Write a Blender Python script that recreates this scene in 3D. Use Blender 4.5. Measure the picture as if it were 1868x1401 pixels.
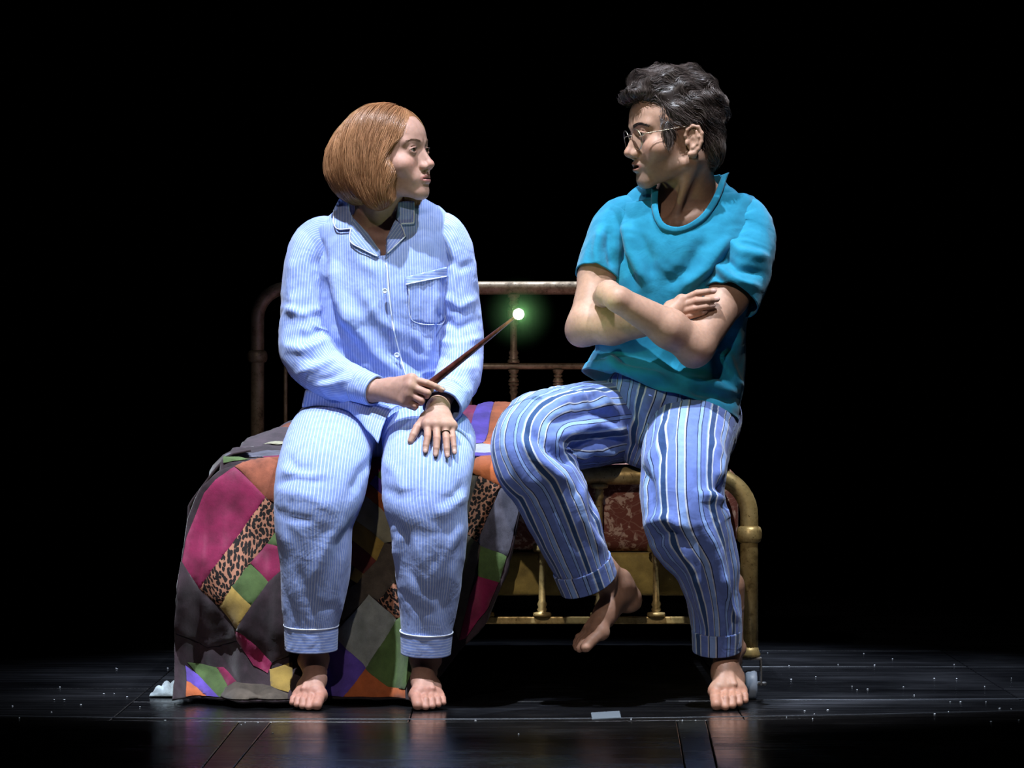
import bpy, bmesh, math, random
import numpy as np
from mathutils import Vector, Matrix, noise as mnoise

# ------------------------------------------------------------------ clear
for o in list(bpy.data.objects):
    bpy.data.objects.remove(o, do_unlink=True)
scene = bpy.context.scene
COL = scene.collection
random.seed(7); np.random.seed(7)

# ------------------------------------------------------------------ camera
# a long lens in the stalls, 9.5 m from the bed foot, at 0.72 m above the stage
CAM_D, CAM_H, FPX = 9.5, 0.72, 7600.0
cam_d = bpy.data.cameras.new('camera')
cam_d.sensor_width = 36.0
cam_d.lens = 36.0 * FPX / 1868.0
cam_d.clip_end = 200
cam = bpy.data.objects.new('camera', cam_d); COL.objects.link(cam)
cam.location = (0, -CAM_D, CAM_H)
cam.rotation_euler = (math.pi / 2, 0, 0)
scene.camera = cam

# ------------------------------------------------------------------ world: a blacked-out theatre
w = bpy.data.worlds.new('world'); scene.world = w; w.use_nodes = True
w.node_tree.nodes['Background'].inputs[0].default_value = (0.30, 0.38, 0.60, 1)
w.node_tree.nodes['Background'].inputs[1].default_value = 0.0012

# ------------------------------------------------------------------ stage lanterns
def spot(name, loc, aim, watts, col, size_deg, blend=0.35, rad=0.09):
    d = bpy.data.lights.new(name, 'SPOT')
    d.energy = watts; d.color = col; d.spot_size = math.radians(size_deg)
    d.spot_blend = blend; d.shadow_soft_size = rad
    o = bpy.data.objects.new(name, d); COL.objects.link(o)
    o.location = loc
    o.rotation_euler = (Vector(aim) - Vector(loc)).to_track_quat('-Z', 'Y').to_euler()
    return o
spot('stage_spot_left', (-1.3, -2.2, 7.0), (-0.05, -0.05, 0.85), 4100, (0.82, 0.89, 1.0), 20, 0.45, 0.06)
spot('stage_spot_right', (1.7, -2.4, 6.8), (0.0, -0.05, 0.85), 1700, (0.84, 0.90, 1.0), 20, 0.45, 0.06)
spot('stage_spot_top', (0.4, 2.2, 6.5), (0.18, 1.0, 0.6), 3400, (0.68, 0.79, 1.0), 25, 0.6, 0.1)
spot('front_of_house_spot', (-1.4, -12.0, 6.6), (0.0, 0.0, 0.72), 1550, (1.0, 0.87, 0.76), 10.5, 0.5, 0.10)

# ------------------------------------------------------------------ colour management
vs = scene.view_settings
scene.display_settings.display_device = 'sRGB'
vs.view_transform = 'Standard'; vs.look = 'None'
vs.exposure = 0.0; vs.gamma = 1.0; vs.use_curve_mapping = False

# ================================================================== helpers
def W(px, py, Y=0.0):
    """stage position seen at a photograph pixel, at depth Y"""
    k = (CAM_D + Y) / FPX
    return np.array([(px - 934.0) * k, Y, CAM_H - (py - 700.5) * k])
def PX(P):
    k = FPX / (CAM_D + P[..., 1])
    return np.stack([934.0 + P[..., 0] * k, 700.5 - (P[..., 2] - CAM_H) * k], -1)

def srgb(r, g, b):
    f = lambda c: ((c / 255) / 12.92) if c / 255 <= 0.04045 else ((c / 255 + 0.055) / 1.055) ** 2.4
    return (f(r), f(g), f(b), 1.0)

class NT:
    """thin wrapper over a material's node tree"""
    def __init__(s, name, rough=0.8, spec=0.3, col=(0.5, 0.5, 0.5, 1), metal=0.0, **kw):
        s.m = bpy.data.materials.new(name); s.m.use_nodes = True
        s.t = s.m.node_tree; s.b = s.t.nodes['Principled BSDF']; s.out = s.t.nodes['Material Output']
        s.b.inputs['Roughness'].default_value = rough
        s.b.inputs['Specular IOR Level'].default_value = spec
        s.b.inputs['Base Color'].default_value = col
        s.b.inputs['Metallic'].default_value = metal
        for k, v in kw.items():
            s.b.inputs[k.replace('_', ' ')].default_value = v
    def n(s, typ, **props):
        nd = s.t.nodes.new('ShaderNode' + typ)
        for k, v in props.items():
            if k.startswith('i_'):
                nd.inputs[k[2:].replace('_', ' ')].default_value = v
            else:
                setattr(nd, k, v)
        return nd
    def l(s, a, b): s.t.links.new(a, b)
    def coord(s, kind='Object'): return s.n('TexCoord').outputs[kind]
    def attr(s, name): return s.n('Attribute', attribute_name=name)
    def math(s, op, a, b=None, c=None):
        nd = s.n('Math', operation=op)
        for i, v in enumerate((a, b, c)):
            if v is None: continue
            if isinstance(v, (int, float)): nd.inputs[i].default_value = v
            else: s.l(v, nd.inputs[i])
        return nd.outputs[0]
    def mix(s, fac, a, b, mode='MIX'):
        nd = s.n('Mix', data_type='RGBA', blend_type=mode)
        for i, v in ((0, fac), (6, a), (7, b)):
            if isinstance(v, (int, float, tuple)): nd.inputs[i].default_value = v
            else: s.l(v, nd.inputs[i])
        return nd.outputs[2]
    def ramp(s, fac, stops, interp='LINEAR'):
        nd = s.n('ValToRGB'); cr = nd.color_ramp; cr.interpolation = interp
        while len(cr.elements) < len(stops): cr.elements.new(0.5)
        for e, (p, c) in zip(cr.elements, stops):
            e.position = p; e.color = c if isinstance(c, tuple) else (c, c, c, 1)
        s.l(fac, nd.inputs[0]); return nd.outputs[0]
    def noise(s, scale, detail=4, rough=0.55, vec=None, dist=0.0):
        nd = s.n('TexNoise'); nd.inputs['Scale'].default_value = scale
        nd.inputs['Detail'].default_value = detail; nd.inputs['Roughness'].default_value = rough
        nd.inputs['Distortion'].default_value = dist
        s.l(vec if vec is not None else s.coord(), nd.inputs['Vector']); return nd
    def color(s, c): s.l(c, s.b.inputs['Base Color'])
    def rough(s, c): s.l(c, s.b.inputs['Roughness'])
    def bump(s, h, strength=0.3, dist=0.002, prev=None):
        nd = s.n('Bump'); nd.inputs['Strength'].default_value = strength
        nd.inputs['Distance'].default_value = dist
        s.l(h, nd.inputs['Height'])
        if prev is not None: s.l(prev, nd.inputs['Normal'])
        s.l(nd.outputs[0], s.b.inputs['Normal']); return nd.outputs[0]
    def scaled(s, vec, sc):
        nd = s.n('Mapping'); nd.inputs['Scale'].default_value = sc; s.l(vec, nd.inputs['Vector']); return nd.outputs[0]

# ------------------------------------------------------------------ object helpers
def empty(name, loc=(0, 0, 0)):
    o = bpy.data.objects.new(name, None); COL.objects.link(o); o.location = loc
    o.empty_display_size = 0.1
    return o
def tag(o, label=None, cat=None, group=None, kind=None):
    if label: o['label'] = label
    if cat: o['category'] = cat
    if group: o['group'] = group
    if kind: o['kind'] = kind
    return o
def link(name, me, mat=None, parent=None, smooth=True):
    o = bpy.data.objects.new(name, me); COL.objects.link(o)
    if mat is not None:
        me.materials.append(mat.m if isinstance(mat, NT) else mat)
    if smooth and len(me.polygons):
        me.polygons.foreach_set('use_smooth', np.ones(len(me.polygons), bool))
    if parent is not None:
        o.parent = parent
        bpy.context.view_layer.update()
        o.matrix_parent_inverse = parent.matrix_world.inverted()
    return o
def mesh_from(name, V, F):
    me = bpy.data.meshes.new(name)
    V = np.asarray(V, np.float32)
    if isinstance(F, np.ndarray):
        nv, nf, k = len(V), len(F), F.shape[1]
        me.vertices.add(nv); me.vertices.foreach_set('co', V.ravel())
        me.loops.add(nf * k); me.loops.foreach_set('vertex_index', F.astype(np.int32).ravel())
        me.polygons.add(nf); me.polygons.foreach_set('loop_start', np.arange(0, nf * k, k, dtype=np.int32))
        me.update(calc_edges=True)
    else:
        me.from_pydata(V.tolist(), [], F); me.update()
    return me
def obj(name, V, F, mat=None, parent=None, smooth=True):
    return link(name, mesh_from(name, V, F), mat, parent, smooth)
def bm_obj(name, bm, mat=None, parent=None, smooth=False):
    me = bpy.data.meshes.new(name); bm.to_mesh(me); bm.free()
    return link(name, me, mat, parent, smooth)
def vattr(o, name, vals):
    vals = np.asarray(vals, np.float32)
    a = o.data.attributes.new(name, 'FLOAT' if vals.ndim == 1 else 'FLOAT_COLOR', 'POINT')
    if vals.ndim == 1: a.data.foreach_set('value', vals)
    else: a.data.foreach_set('color', np.c_[vals[:, :3], np.ones(len(vals))].astype(np.float32).ravel())
def solidify(o, t, offset=-1):
    m = o.modifiers.new('thickness', 'SOLIDIFY'); m.thickness = t; m.offset = offset; m.use_even_offset = False
    return o

# ------------------------------------------------------------------ curves, tubes, lofts
def catmull(P, n):
    """n points on a centripetal-ish spline through the rows of P (any width)"""
    P = np.asarray(P, float)
    if len(P) == 2:
        t = np.linspace(0, 1, n)[:, None]; return P[0] * (1 - t) + P[1] * t
    Q = np.vstack([2 * P[0] - P[1], P, 2 * P[-1] - P[-2]])
    L = np.r_[0, np.cumsum(np.maximum(np.linalg.norm(np.diff(P[:, :3], axis=0), axis=1), 1e-6))]
    s = np.linspace(0, L[-1], n)
    i = np.clip(np.searchsorted(L, s, side='right') - 1, 0, len(P) - 2)
    t = ((s - L[i]) / (L[i + 1] - L[i]))[:, None]
    p0, p1, p2, p3 = Q[i], Q[i + 1], Q[i + 2], Q[i + 3]
    return 0.5 * (2 * p1 + (p2 - p0) * t + (2 * p0 - 5 * p1 + 4 * p2 - p3) * t ** 2 + (3 * p1 - p0 - 3 * p2 + p3) * t ** 3)
def norm(v): return v / np.maximum(np.linalg.norm(v, axis=-1, keepdims=True), 1e-9)
def grid_faces(n, m, wrap=True):
    i = np.arange(n - 1)[:, None]; j = np.arange(m if wrap else m - 1)[None, :]
    a = i * m + j; b = i * m + (j + 1) % m; c = (i + 1) * m + (j + 1) % m; d = (i + 1) * m + j
    return np.stack([a, b, c, d], -1).reshape(-1, 4)
def tube(P, R, nseg=16, n=None, ref=(0, 0, 1), caps=True):
    P = np.asarray(P, float); R = np.broadcast_to(np.asarray(R, float), (len(P),))
    if n: Q = catmull(np.c_[P, R], n); P, R = Q[:, :3], Q[:, 3]
    T = norm(np.gradient(P, axis=0))
    a = np.asarray(ref, float); A = []
    if abs(T[0] @ a) > 0.95: a = np.array([1.0, 0.13, 0.2])
    for t in T:
        a = a - t * (a @ t); a = a / np.linalg.norm(a); A.append(a)
    A = np.array(A); B = np.cross(T, A)
    th = np.linspace(0, 2 * math.pi, nseg, endpoint=False)
    V = P[:, None] + R[:, None, None] * (A[:, None] * np.cos(th)[None, :, None] + B[:, None] * np.sin(th)[None, :, None])
    V = V.reshape(-1, 3); F = grid_faces(len(P), nseg)
    if caps:
        V = np.vstack([V, P[:1], P[-1:]]); k = len(P) * nseg
        j = np.arange(nseg); e = (len(P) - 1) * nseg
        F = [tuple(f) for f in F] + [(k, (x + 1) % nseg, x) for x in range(nseg)] + [(k + 1, e + x, e + (x + 1) % nseg) for x in range(nseg)]
    return V, F
def join_parts(parts):
    V = []; F = []; k = 0
    for v, f in parts:
        V.append(np.asarray(v)); F += [tuple(int(q) + k for q in x) for x in f]; k += len(v)
    return np.vstack(V), F
def lathe(prof, nseg=20, center=(0, 0, 0), axis='Z'):
    prof = np.asarray(prof, float); th = np.linspace(0, 2 * math.pi, nseg, endpoint=False)
    V = np.stack([prof[:, 0][:, None] * np.cos(th), prof[:, 0][:, None] * np.sin(th), np.repeat(prof[:, 1][:, None], nseg, 1)], -1).reshape(-1, 3)
    if axis == 'X': V = V[:, [2, 0, 1]]
    if axis == 'Y': V = V[:, [1, 2, 0]]
    F = [tuple(f) for f in grid_faces(len(prof), nseg)]
    F.append(tuple(range(nseg))[::-1]); e = (len(prof) - 1) * nseg; F.append(tuple(e + x for x in range(nseg)))
    return V + np.asarray(center), F
def box_bm(bm, c, s, bevel=0.0, rot=None):
    r = bmesh.ops.create_cube(bm, size=1.0); vs_ = r['verts']
    bmesh.ops.scale(bm, vec=s, verts=vs_)
    if rot is not None: bmesh.ops.rotate(bm, cent=(0, 0, 0), matrix=rot, verts=vs_)
    bmesh.ops.translate(bm, vec=c, verts=vs_)
    if bevel:
        es = list({e for v in vs_ for e in v.link_edges})
        bmesh.ops.bevel(bm, geom=es, offset=bevel, segments=2, affect='EDGES', profile=0.6)
    return bm

# ------------------------------------------------------------------ numpy value noise (smooth, seeded)
_perm = np.random.RandomState(3).rand(4096).astype(np.float32)
def vnoise(P, seed=0):
    P = np.asarray(P, float); i = np.floor(P).astype(np.int64); f = P - i; f = f * f * f * (f * (f * 6 - 15) + 10)
    out = np.zeros(len(P))
    for dx in (0, 1):
        for dy in (0, 1):
            for dz in (0, 1):
                h = ((i[:, 0] + dx) * 73856093 ^ (i[:, 1] + dy) * 19349663 ^ (i[:, 2] + dz) * 83492791 ^ (seed * 2654435)) & 4095
                wgt = (f[:, 0] if dx else 1 - f[:, 0]) * (f[:, 1] if dy else 1 - f[:, 1]) * (f[:, 2] if dz else 1 - f[:, 2])
                out += wgt * _perm[h]
    return out * 2 - 1
def fbm(P, oct=3, seed=0):
    P = np.asarray(P, float); s = 0; a = 1.0; t = 0
    for k in range(oct):
        s = s + a * vnoise(P * 2 ** k, seed + k); t += a; a *= 0.5
    return s / t

# ------------------------------------------------------------------ signed-distance modelling + surface nets
def smin(a, b, k):
    h = np.clip(0.5 + 0.5 * (b - a) / k, 0, 1); return b * (1 - h) + a * h - k * h * (1 - h)
def smax(a, b, k): return -smin(-a, -b, k)
def d_sph(p, c, r): return np.linalg.norm(p - np.asarray(c), axis=-1) - r
def d_ell(p, c, r, R=None):
    q = p - np.asarray(c)
    if R is not None: q = q @ np.asarray(R)          # columns of R = local axes
    r = np.asarray(r); k0 = np.linalg.norm(q / r, axis=-1); k1 = np.linalg.norm(q / r ** 2, axis=-1)
    return np.where(k0 < 1e-6, -r.min(), k0 * (k0 - 1) / np.maximum(k1, 1e-9))
def d_cap(p, a, b, ra, rb):
    a = np.asarray(a, float); b = np.asarray(b, float); d = b - a
    t = np.clip(((p - a) @ d) / max(d @ d, 1e-12), 0, 1)
    return np.linalg.norm(p - a - t[..., None] * d, axis=-1) - (ra + (rb - ra) * t)
def d_chain(p, pts, rad, k=0.004):
    d = None
    for i in range(len(pts) - 1):
        e = d_cap(p, pts[i], pts[i + 1], rad[i], rad[i + 1]); d = e if d is None else smin(d, e, k)
    return d
def surface_nets(fn, lo, hi, h, smooth=1):
    """narrow-band surface nets: fn(points)->distance. Returns V, F(quads)"""
    lo = np.asarray(lo, float); hi = np.asarray(hi, float); C = 4
    n = (np.ceil((hi - lo) / (h * C)).astype(int) + 1) * C + 1
    cn = (n - 1) // C + 1
    ax = [lo[i] + np.arange(cn[i]) * h * C for i in range(3)]
    G = np.stack(np.meshgrid(*ax, indexing='ij'), -1).reshape(-1, 3)
    dc = fn(G).reshape(cn)
    idx = [np.clip(np.round(np.arange(n[i]) / C).astype(int), 0, cn[i] - 1) for i in range(3)]
    D = dc[np.ix_(*idx)].astype(np.float32)
    near = np.abs(D) < h * C * 1.9
    ii = np.argwhere(near); pts = lo + ii * h
    vals = np.concatenate([fn(pts[k:k + 400000]) for k in range(0, len(pts), 400000)]) if len(pts) else np.zeros(0)
    D[near] = vals
    S = D < 0
    cs = [S[a:n[0] - 1 + a, b:n[1] - 1 + b, c:n[2] - 1 + c] for a in (0, 1) for b in (0, 1) for c in (0, 1)]
    cnt = sum(x.astype(np.int8) for x in cs); act = (cnt > 0) & (cnt < 8)
    cells = np.argwhere(act); vid = -np.ones(act.shape, np.int64); vid[act] = np.arange(len(cells))
    acc = np.zeros((len(cells), 3)); num = np.zeros(len(cells))
    corners = np.array([(a, b, c) for a in (0, 1) for b in (0, 1) for c in (0, 1)])
    dv = np.stack([D[cells[:, 0] + a, cells[:, 1] + b, cells[:, 2] + c] for a, b, c in corners], 1)
    for i in range(8):
        for j in range(i + 1, 8):
            if np.abs(corners[i] - corners[j]).sum() != 1: continue
            m = (dv[:, i] < 0) != (dv[:, j] < 0)
            t = dv[m, i] / (dv[m, i] - dv[m, j])
            acc[m] += corners[i] + t[:, None] * (corners[j] - corners[i]); num[m] += 1
    V = lo + (cells + acc / num[:, None]) * h
    F = []
    for a in range(3):
        b, c = (a + 1) % 3, (a + 2) % 3
        sl0 = [slice(None)] * 3; sl1 = [slice(None)] * 3
        sl0[a] = slice(0, n[a] - 1); sl1[a] = slice(1, n[a])
        s0, s1 = S[tuple(sl0)], S[tuple(sl1)]
        e = np.argwhere(s0 != s1)
        e = e[(e[:, b] > 0) & (e[:, c] > 0) & (e[:, b] < n[b] - 1) & (e[:, c] < n[c] - 1)]
        ins = s0[e[:, 0], e[:, 1], e[:, 2]]
        def cell(db, dc_):
            q = e.copy(); q[:, b] -= db; q[:, c] -= dc_; return vid[q[:, 0], q[:, 1], q[:, 2]]
        q = np.stack([cell(1, 1), cell(0, 1), cell(0, 0), cell(1, 0)], 1)
        q[~ins] = q[~ins][:, ::-1]; F.append(q)
    F = np.vstack(F)
    for _ in range(smooth):      # light relaxation then back onto the surface
        s = np.zeros_like(V); k = np.zeros(len(V))
        for x in range(4):
            for y in (1, 3):
                np.add.at(s, F[:, x], V[F[:, (x + y) % 4]]); np.add.at(k, F[:, x], 1)
        V = 0.5 * V + 0.5 * s / np.maximum(k, 1)[:, None]
        g, d = grad(fn, V, h * 0.5); V = V - g * np.clip(d, -h, h)[:, None]
    return V, F
def grad(fn, P, e=0.001):
    d = fn(P); g = np.stack([fn(P + np.eye(3)[i] * e) - d for i in range(3)], -1) / e
    return norm(g), d
def vnormals(V, F):
    F = np.asarray(F); n = np.cross(V[F[:, 2]] - V[F[:, 0]], V[F[:, 3]] - V[F[:, 1]])
    N = np.zeros_like(V)
    for k in range(4): np.add.at(N, F[:, k], n)
    return norm(N)

def strokes(V, N, S, front=True):
    """sculpt folds: each stroke = (polyline in photo pixels, width px, depth m); ridge > 0, crease < 0.
    Acts on the cloth facing the stalls as a real displacement along the surface normal."""
    p = PX(V); disp = np.zeros(len(V))
    face = np.clip(-N[:, 1] * 2.2 + 0.35, 0, 1) if front else 1.0
    for poly, wd, amp in S:
        q = np.asarray(poly, float); best = np.full(len(V), 1e9); tt = np.zeros(len(V))
        L = np.r_[0, np.cumsum(np.linalg.norm(np.diff(q, axis=0), axis=1))]
        m = np.all((p > q.min(0) - 3 * wd) & (p < q.max(0) + 3 * wd), axis=1)
        if not m.any(): continue
        pm = p[m]; b = best[m]; t0 = tt[m]
        for i in range(len(q) - 1):
            d = q[i + 1] - q[i]; t = np.clip(((pm - q[i]) @ d) / (d @ d), 0, 1)
            r = np.linalg.norm(pm - q[i] - t[:, None] * d, axis=1)
            u = r < b; b[u] = r[u]; t0[u] = (L[i] + t[u] * (L[i + 1] - L[i])) / L[-1]
        prof = np.exp(-(b / wd) ** 2) * np.clip(np.sin(np.pi * np.clip(t0 * 0.9 + 0.05, 0, 1)) * 1.7, 0, 1)
        disp[m] += 1.4 * amp * prof
    return V + N * (disp * face)[:, None]

# ================================================================== materials of the set
def m_floor(name, base=(0.0046, 0.0040, 0.0042, 1), r0=0.12, r1=0.36):
    t = NT(name, rough=0.25, spec=0.42)
    v = t.coord()
    streak = t.noise(1.0, 6, 0.7, t.scaled(v, (1.6, 26, 1)))
    blot = t.noise(2.2, 5, 0.6, v)
    fine = t.noise(1.0, 3, 0.6, t.scaled(v, (14, 160, 1)))
    f = t.math('MULTIPLY', streak.outputs[0], blot.outputs[0])
    c = t.ramp(f, [(0.14, (base[0] * .35, base[1] * .35, base[2] * .35, 1)), (0.34, base), (0.52, (base[0] * 4.0, base[1] * 4.0, base[2] * 4.2, 1))])
    t.color(c)
    t.rough(t.ramp(f, [(0.12, r0), (0.42, r1)]))
    t.bump(t.math('ADD', fine.outputs[0], streak.outputs[0]), 0.10, 0.002)
    return t
M_floor = m_floor('stage_black')
M_floor2 = m_floor('stage_black_worn', (0.0070, 0.0066, 0.0070, 1), 0.14, 0.36)
M_rev = m_floor('revolve_black', (0.0048, 0.0050, 0.0066, 1), 0.14, 0.40)
M_rev2 = m_floor('revolve_black_worn', (0.0068, 0.0070, 0.0088, 1), 0.16, 0.42)
M_strip = m_floor('stage_strip_grey', (0.013, 0.0135, 0.013, 1), 0.22, 0.42)
M_under = NT('stage_gap', rough=0.9, spec=0.1, col=(0.002, 0.002, 0.002, 1))
M_edge = NT('seam_glint_metal', rough=0.45, spec=0.4, col=(0.05, 0.054, 0.062, 1), metal=0.7)  # for the strips added as seam glints

def m_drape():
    t = NT('black_serge', rough=0.95, spec=0.05, col=(0.0018, 0.0018, 0.002, 1))
    t.bump(t.noise(400, 2).outputs[0], 0.1, 0.001); return t
M_drape = m_drape()

def m_brass(name, a, b, rough=0.42, metal=0.72):
    t = NT(name, rough=rough, spec=0.5, metal=metal)
    n = t.noise(28, 8, 0.72); n2 = t.noise(160, 3, 0.6)
    c = t.ramp(n.outputs[0], [(0.30, (a[0] * .25, a[1] * .22, a[2] * .2, 1)), (0.48, a), (0.72, b)])
    sp = t.ramp(n2.outputs[0], [(0.30, 0.0), (0.38, 1.0)])
    t.color(t.mix(sp, (a[0] * .3, a[1] * .26, a[2] * .22, 1), c))
    t.rough(t.ramp(n.outputs[0], [(0.3, rough + .25), (0.7, rough - .08)]))
    t.bump(n2.outputs[0], 0.15, 0.001); return t
M_brass = m_brass('aged_brass', (0.44, 0.31, 0.115, 1), (0.66, 0.50, 0.23, 1), 0.38, 0.5)
M_brass_dull = m_brass('dull_brass', (0.27, 0.20, 0.125, 1), (0.42, 0.33, 0.23, 1), 0.46, 0.5)
M_steel = m_brass('caster_steel', (0.20, 0.20, 0.20, 1), (0.42, 0.42, 0.44, 1), 0.3, 0.9)
M_wheel = NT('caster_wheel_plastic', rough=0.4, spec=0.4, col=(0.28, 0.33, 0.42, 1))

# ================================================================== floor: a black stage with a revolve, cut into painted boards
floor = obj('floor', [(-14, -9.4, -0.03), (14, -9.4, -0.03), (14, 12, -0.03), (-14, 12, -0.03)], [(0, 1, 2, 3)], M_under, smooth=False)
tag(floor, 'glossy black painted stage floor with a curved seam', kind='structure')
RC = np.array([-0.255, 3.58])
def arc_y(x, R): return RC[1] - math.sqrt(max(R * R - (x - RC[0]) ** 2, 0.01))
def slab(name, poly, mat, parent, top=0.0, th=0.028, bev=0.0015):
    bm = bmesh.new(); vs_ = [bm.verts.new((x, y, top)) for x, y in poly]
    f = bm.faces.new(vs_); f.normal_update()
    if f.normal.z < 0: f.normal_flip()
    r = bmesh.ops.extrude_face_region(bm, geom=[f]); nv = [v for v in r['geom'] if isinstance(v, bmesh.types.BMVert)]
    bmesh.ops.translate(bm, vec=(0, 0, -th), verts=nv)
    bmesh.ops.recalc_face_normals(bm, faces=bm.faces)
    if bev:
        es = [e for e in bm.edges if all(abs(v.co.z - top) < 1e-6 for v in e.verts)]
        bmesh.ops.bevel(bm, geom=es, offset=bev, segments=1, affect='EDGES')
    return bm_obj(name, bm, mat, parent)
G = 0.0012
rnd = random.Random(5)
# boards of the revolve (behind the curved seam)
xs = [-5.2, -3.9, -2.6, -1.38, -0.86, -0.22, 0.50, 1.16, 2.2, 3.4, 5.0]
ys = [None, -0.06, 0.36, 1.12, 1.74, 3.0, 5.0, 8.0]
for i in range(len(xs) - 1):
    for j in range(len(ys) - 1):
        x0, x1 = xs[i] + G, xs[i + 1] - G
        if j == 0:
            if min(arc_y(x0, 4.13), arc_y(x1, 4.13)) > -0.06 and max(arc_y(x0, 4.13), arc_y(x1, 4.13)) > 0.3: continue
            tt = np.linspace(x0, x1, 9); sl = 0.06 * 0
            poly = [(x, min(arc_y(x, 4.13) + G, ys[1] + 0.08 * (x / 1.1) * (x > 0) - 2 * G)) for x in tt] + [(x1, ys[1] + 0.08 * (x1 / 1.1) * (x1 > 0) - G), (x0, ys[1] + 0.08 * (x0 / 1.1) * (x0 > 0) - G)]
        else:
            f0 = (lambda x: 0.08 * (x / 1.1) * (x > 0)) if j == 1 else (lambda x: 0.0)
            poly = [(x0, ys[j] + f0(x0) + G), (x1, ys[j] + f0(x1) + G), (x1, ys[j + 1] - G), (x0, ys[j + 1] - G)]
        slab('floor_board', poly, M_rev if rnd.random() < 0.6 else M_rev2, floor, top=rnd.uniform(-0.0012, 0))
# ring of the revolve, then the apron boards towards the stalls
for i in range(len(xs) - 1):
    tt = np.linspace(xs[i] + G, xs[i + 1] - G, 9)
    if abs(xs[i] - RC[0]) > 3.6 or abs(xs[i + 1] - RC[0]) > 3.6: continue
    slab('ring_board', [(x, arc_y(x, 4.205)) for x in tt] + [(x, arc_y(x, 4.13) - 0.004) for x in tt[::-1]], M_floor, floor)
def fl(px, py):
    d = FPX * CAM_H / (py - 700.5); return ((px - 934) * d / FPX, d - CAM_D)
def ext(p, q, Y):   # point on the line p-q at depth Y
    t = (Y - p[1]) / (q[1] - p[1]); return (p[0] + (q[0] - p[0]) * t, Y)
sL = [fl(432, 1322), fl(368, 1401), fl(490, 1322), fl(425, 1401)]
sR = [fl(1236, 1322), fl(1250, 1401), fl(1290, 1322), fl(1308, 1401)]
Yf = -3.2
A0, A1 = ext(sL[0], sL[1], Yf), ext(sL[2], sL[3], Yf)
B0, B1 = ext(sR[0], sR[1], Yf), ext(sR[2], sR[3], Yf)
def topx(p, q):     # where a strip edge meets the ring
    for k in range(200):
        Y = -0.5 - k * 0.002; x = ext(p, q, Y)[0]
        if Y <= arc_y(x, 4.21): return (x, Y)
    return p
tA0, tA1, tB0, tB1 = topx(sL[0], sL[1]), topx(sL[2], sL[3]), topx(sR[0], sR[1]), topx(sR[2], sR[3])
def apron(p_top, q_top, p_bot, q_bot, mat, name):
    tt = np.linspace(p_top[0] + G, q_top[0] - G, 14)
    slab(name, [(p_bot[0] + G, p_bot[1]), (q_bot[0] - G, q_bot[1])] + [(x, arc_y(x, 4.21)) for x in tt[::-1]], mat, floor)
apron((-3.6, 0), tA0, (-3.6, Yf), A0, M_floor, 'apron_board')
apron(tA0, tA1, A0, A1, M_strip, 'apron_strip')
apron(tA1, tB0, A1, B0, M_floor2, 'apron_board')
apron(tB0, tB1, B0, B1, M_strip, 'apron_strip')
apron(tB1, (3.2, 0), B1, (3.2, Yf), M_floor, 'apron_board')

# thin strips added as the bright glint along the curved and one straight seam
xa = np.linspace(-2.6, 2.4, 120)
obj('seam_glint', *tube(np.array([(x, arc_y(x, 4.13) - 0.002, 0.0) for x in xa]), 0.0014, 6), M_edge, floor)
obj('seam_glint', *tube(np.array([(x, -0.06 + 0.08 * x / 1.1, 0.0) for x in np.linspace(0.52, 2.1, 12)]), 0.0014, 6), M_edge, floor)
# black drape hung at the back of the stage
xx = np.linspace(-16, 16, 1281); zz = np.array([0.0, 4.0, 9.0])
V = np.array([(x, 9.0 + 0.10 * math.sin(x * 21) + 0.05 * math.sin(x * 9 + 1), z) for z in zz for x in xx])
drape = obj('wall_back', V, grid_faces(len(zz), len(xx), False), M_drape)
tag(drape, 'black pleated drape closing the back of the stage', kind='structure')

# pale specks strewn over the boards
M_speck = NT('pale_speck', rough=0.4, spec=0.5, col=(0.55, 0.58, 0.62, 1))
sp = [(210, 1220), (212, 1221), (333, 1213), (330, 1216), (350, 1241), (353, 1240), (396, 1229), (315, 1256), (318, 1254), (290, 1263), (300, 1264), (232, 1272), (190, 1266), (210, 1266),
      (98, 1277), (118, 1277), (146, 1286), (22, 1289), (92, 1300), (36, 1310), (301, 1315), (448, 1319), (472, 1319), (497, 1338), (440, 1323), (1440, 1215), (1530, 1213), (1597, 1214),
      (1740, 1213), (1444, 1240), (1488, 1235), (1562, 1259), (1583, 1258), (1648, 1254), (1667, 1269), (1732, 1281), (1752, 1281), (1797, 1253), (1512, 1296), (1706, 1303), (1846, 1294),
      (1823, 1293), (1436, 1309), (1484, 1312), (1245, 1315), (1270, 1315), (948, 1340), (866, 1315), (1152, 1313), (1246, 1347), (1270, 1346), (1340, 1213), (1402, 1192), (1575, 1193), (1844, 1238)]
for q in range(14): sp.append((rnd.choice([rnd.uniform(0, 320), rnd.uniform(1400, 1868)]), rnd.uniform(1195, 1320)))
parts_ = []
for (a, b) in sp:
    x, y = fl(a + rnd.uniform(-2, 2), b); r = rnd.uniform(0.0012, 0.0030)
    parts_.append(lathe([(r * .7, 0.0002), (r, 0.0010), (r * .5, 0.0020)], 6, (x, y, 0)))
tag(obj('paper_speck', *join_parts(parts_), M_speck), 'tiny pale specks strewn over the black stage floor', 'specks', kind='stuff')

# strip of clear tape on the boards in front of the bed
M_tape = NT('clear_tape', rough=0.25, spec=0.6, col=(0.16, 0.19, 0.22, 1))
tp = [fl(1078, 1301), fl(1130, 1298), fl(1133, 1310), fl(1080, 1313)]
tag(slab('tape_strip', tp, M_tape, None, top=0.0016, th=0.0014, bev=0), 'short strip of clear tape stuck to the black stage in front of the bed', 'tape')

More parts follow.
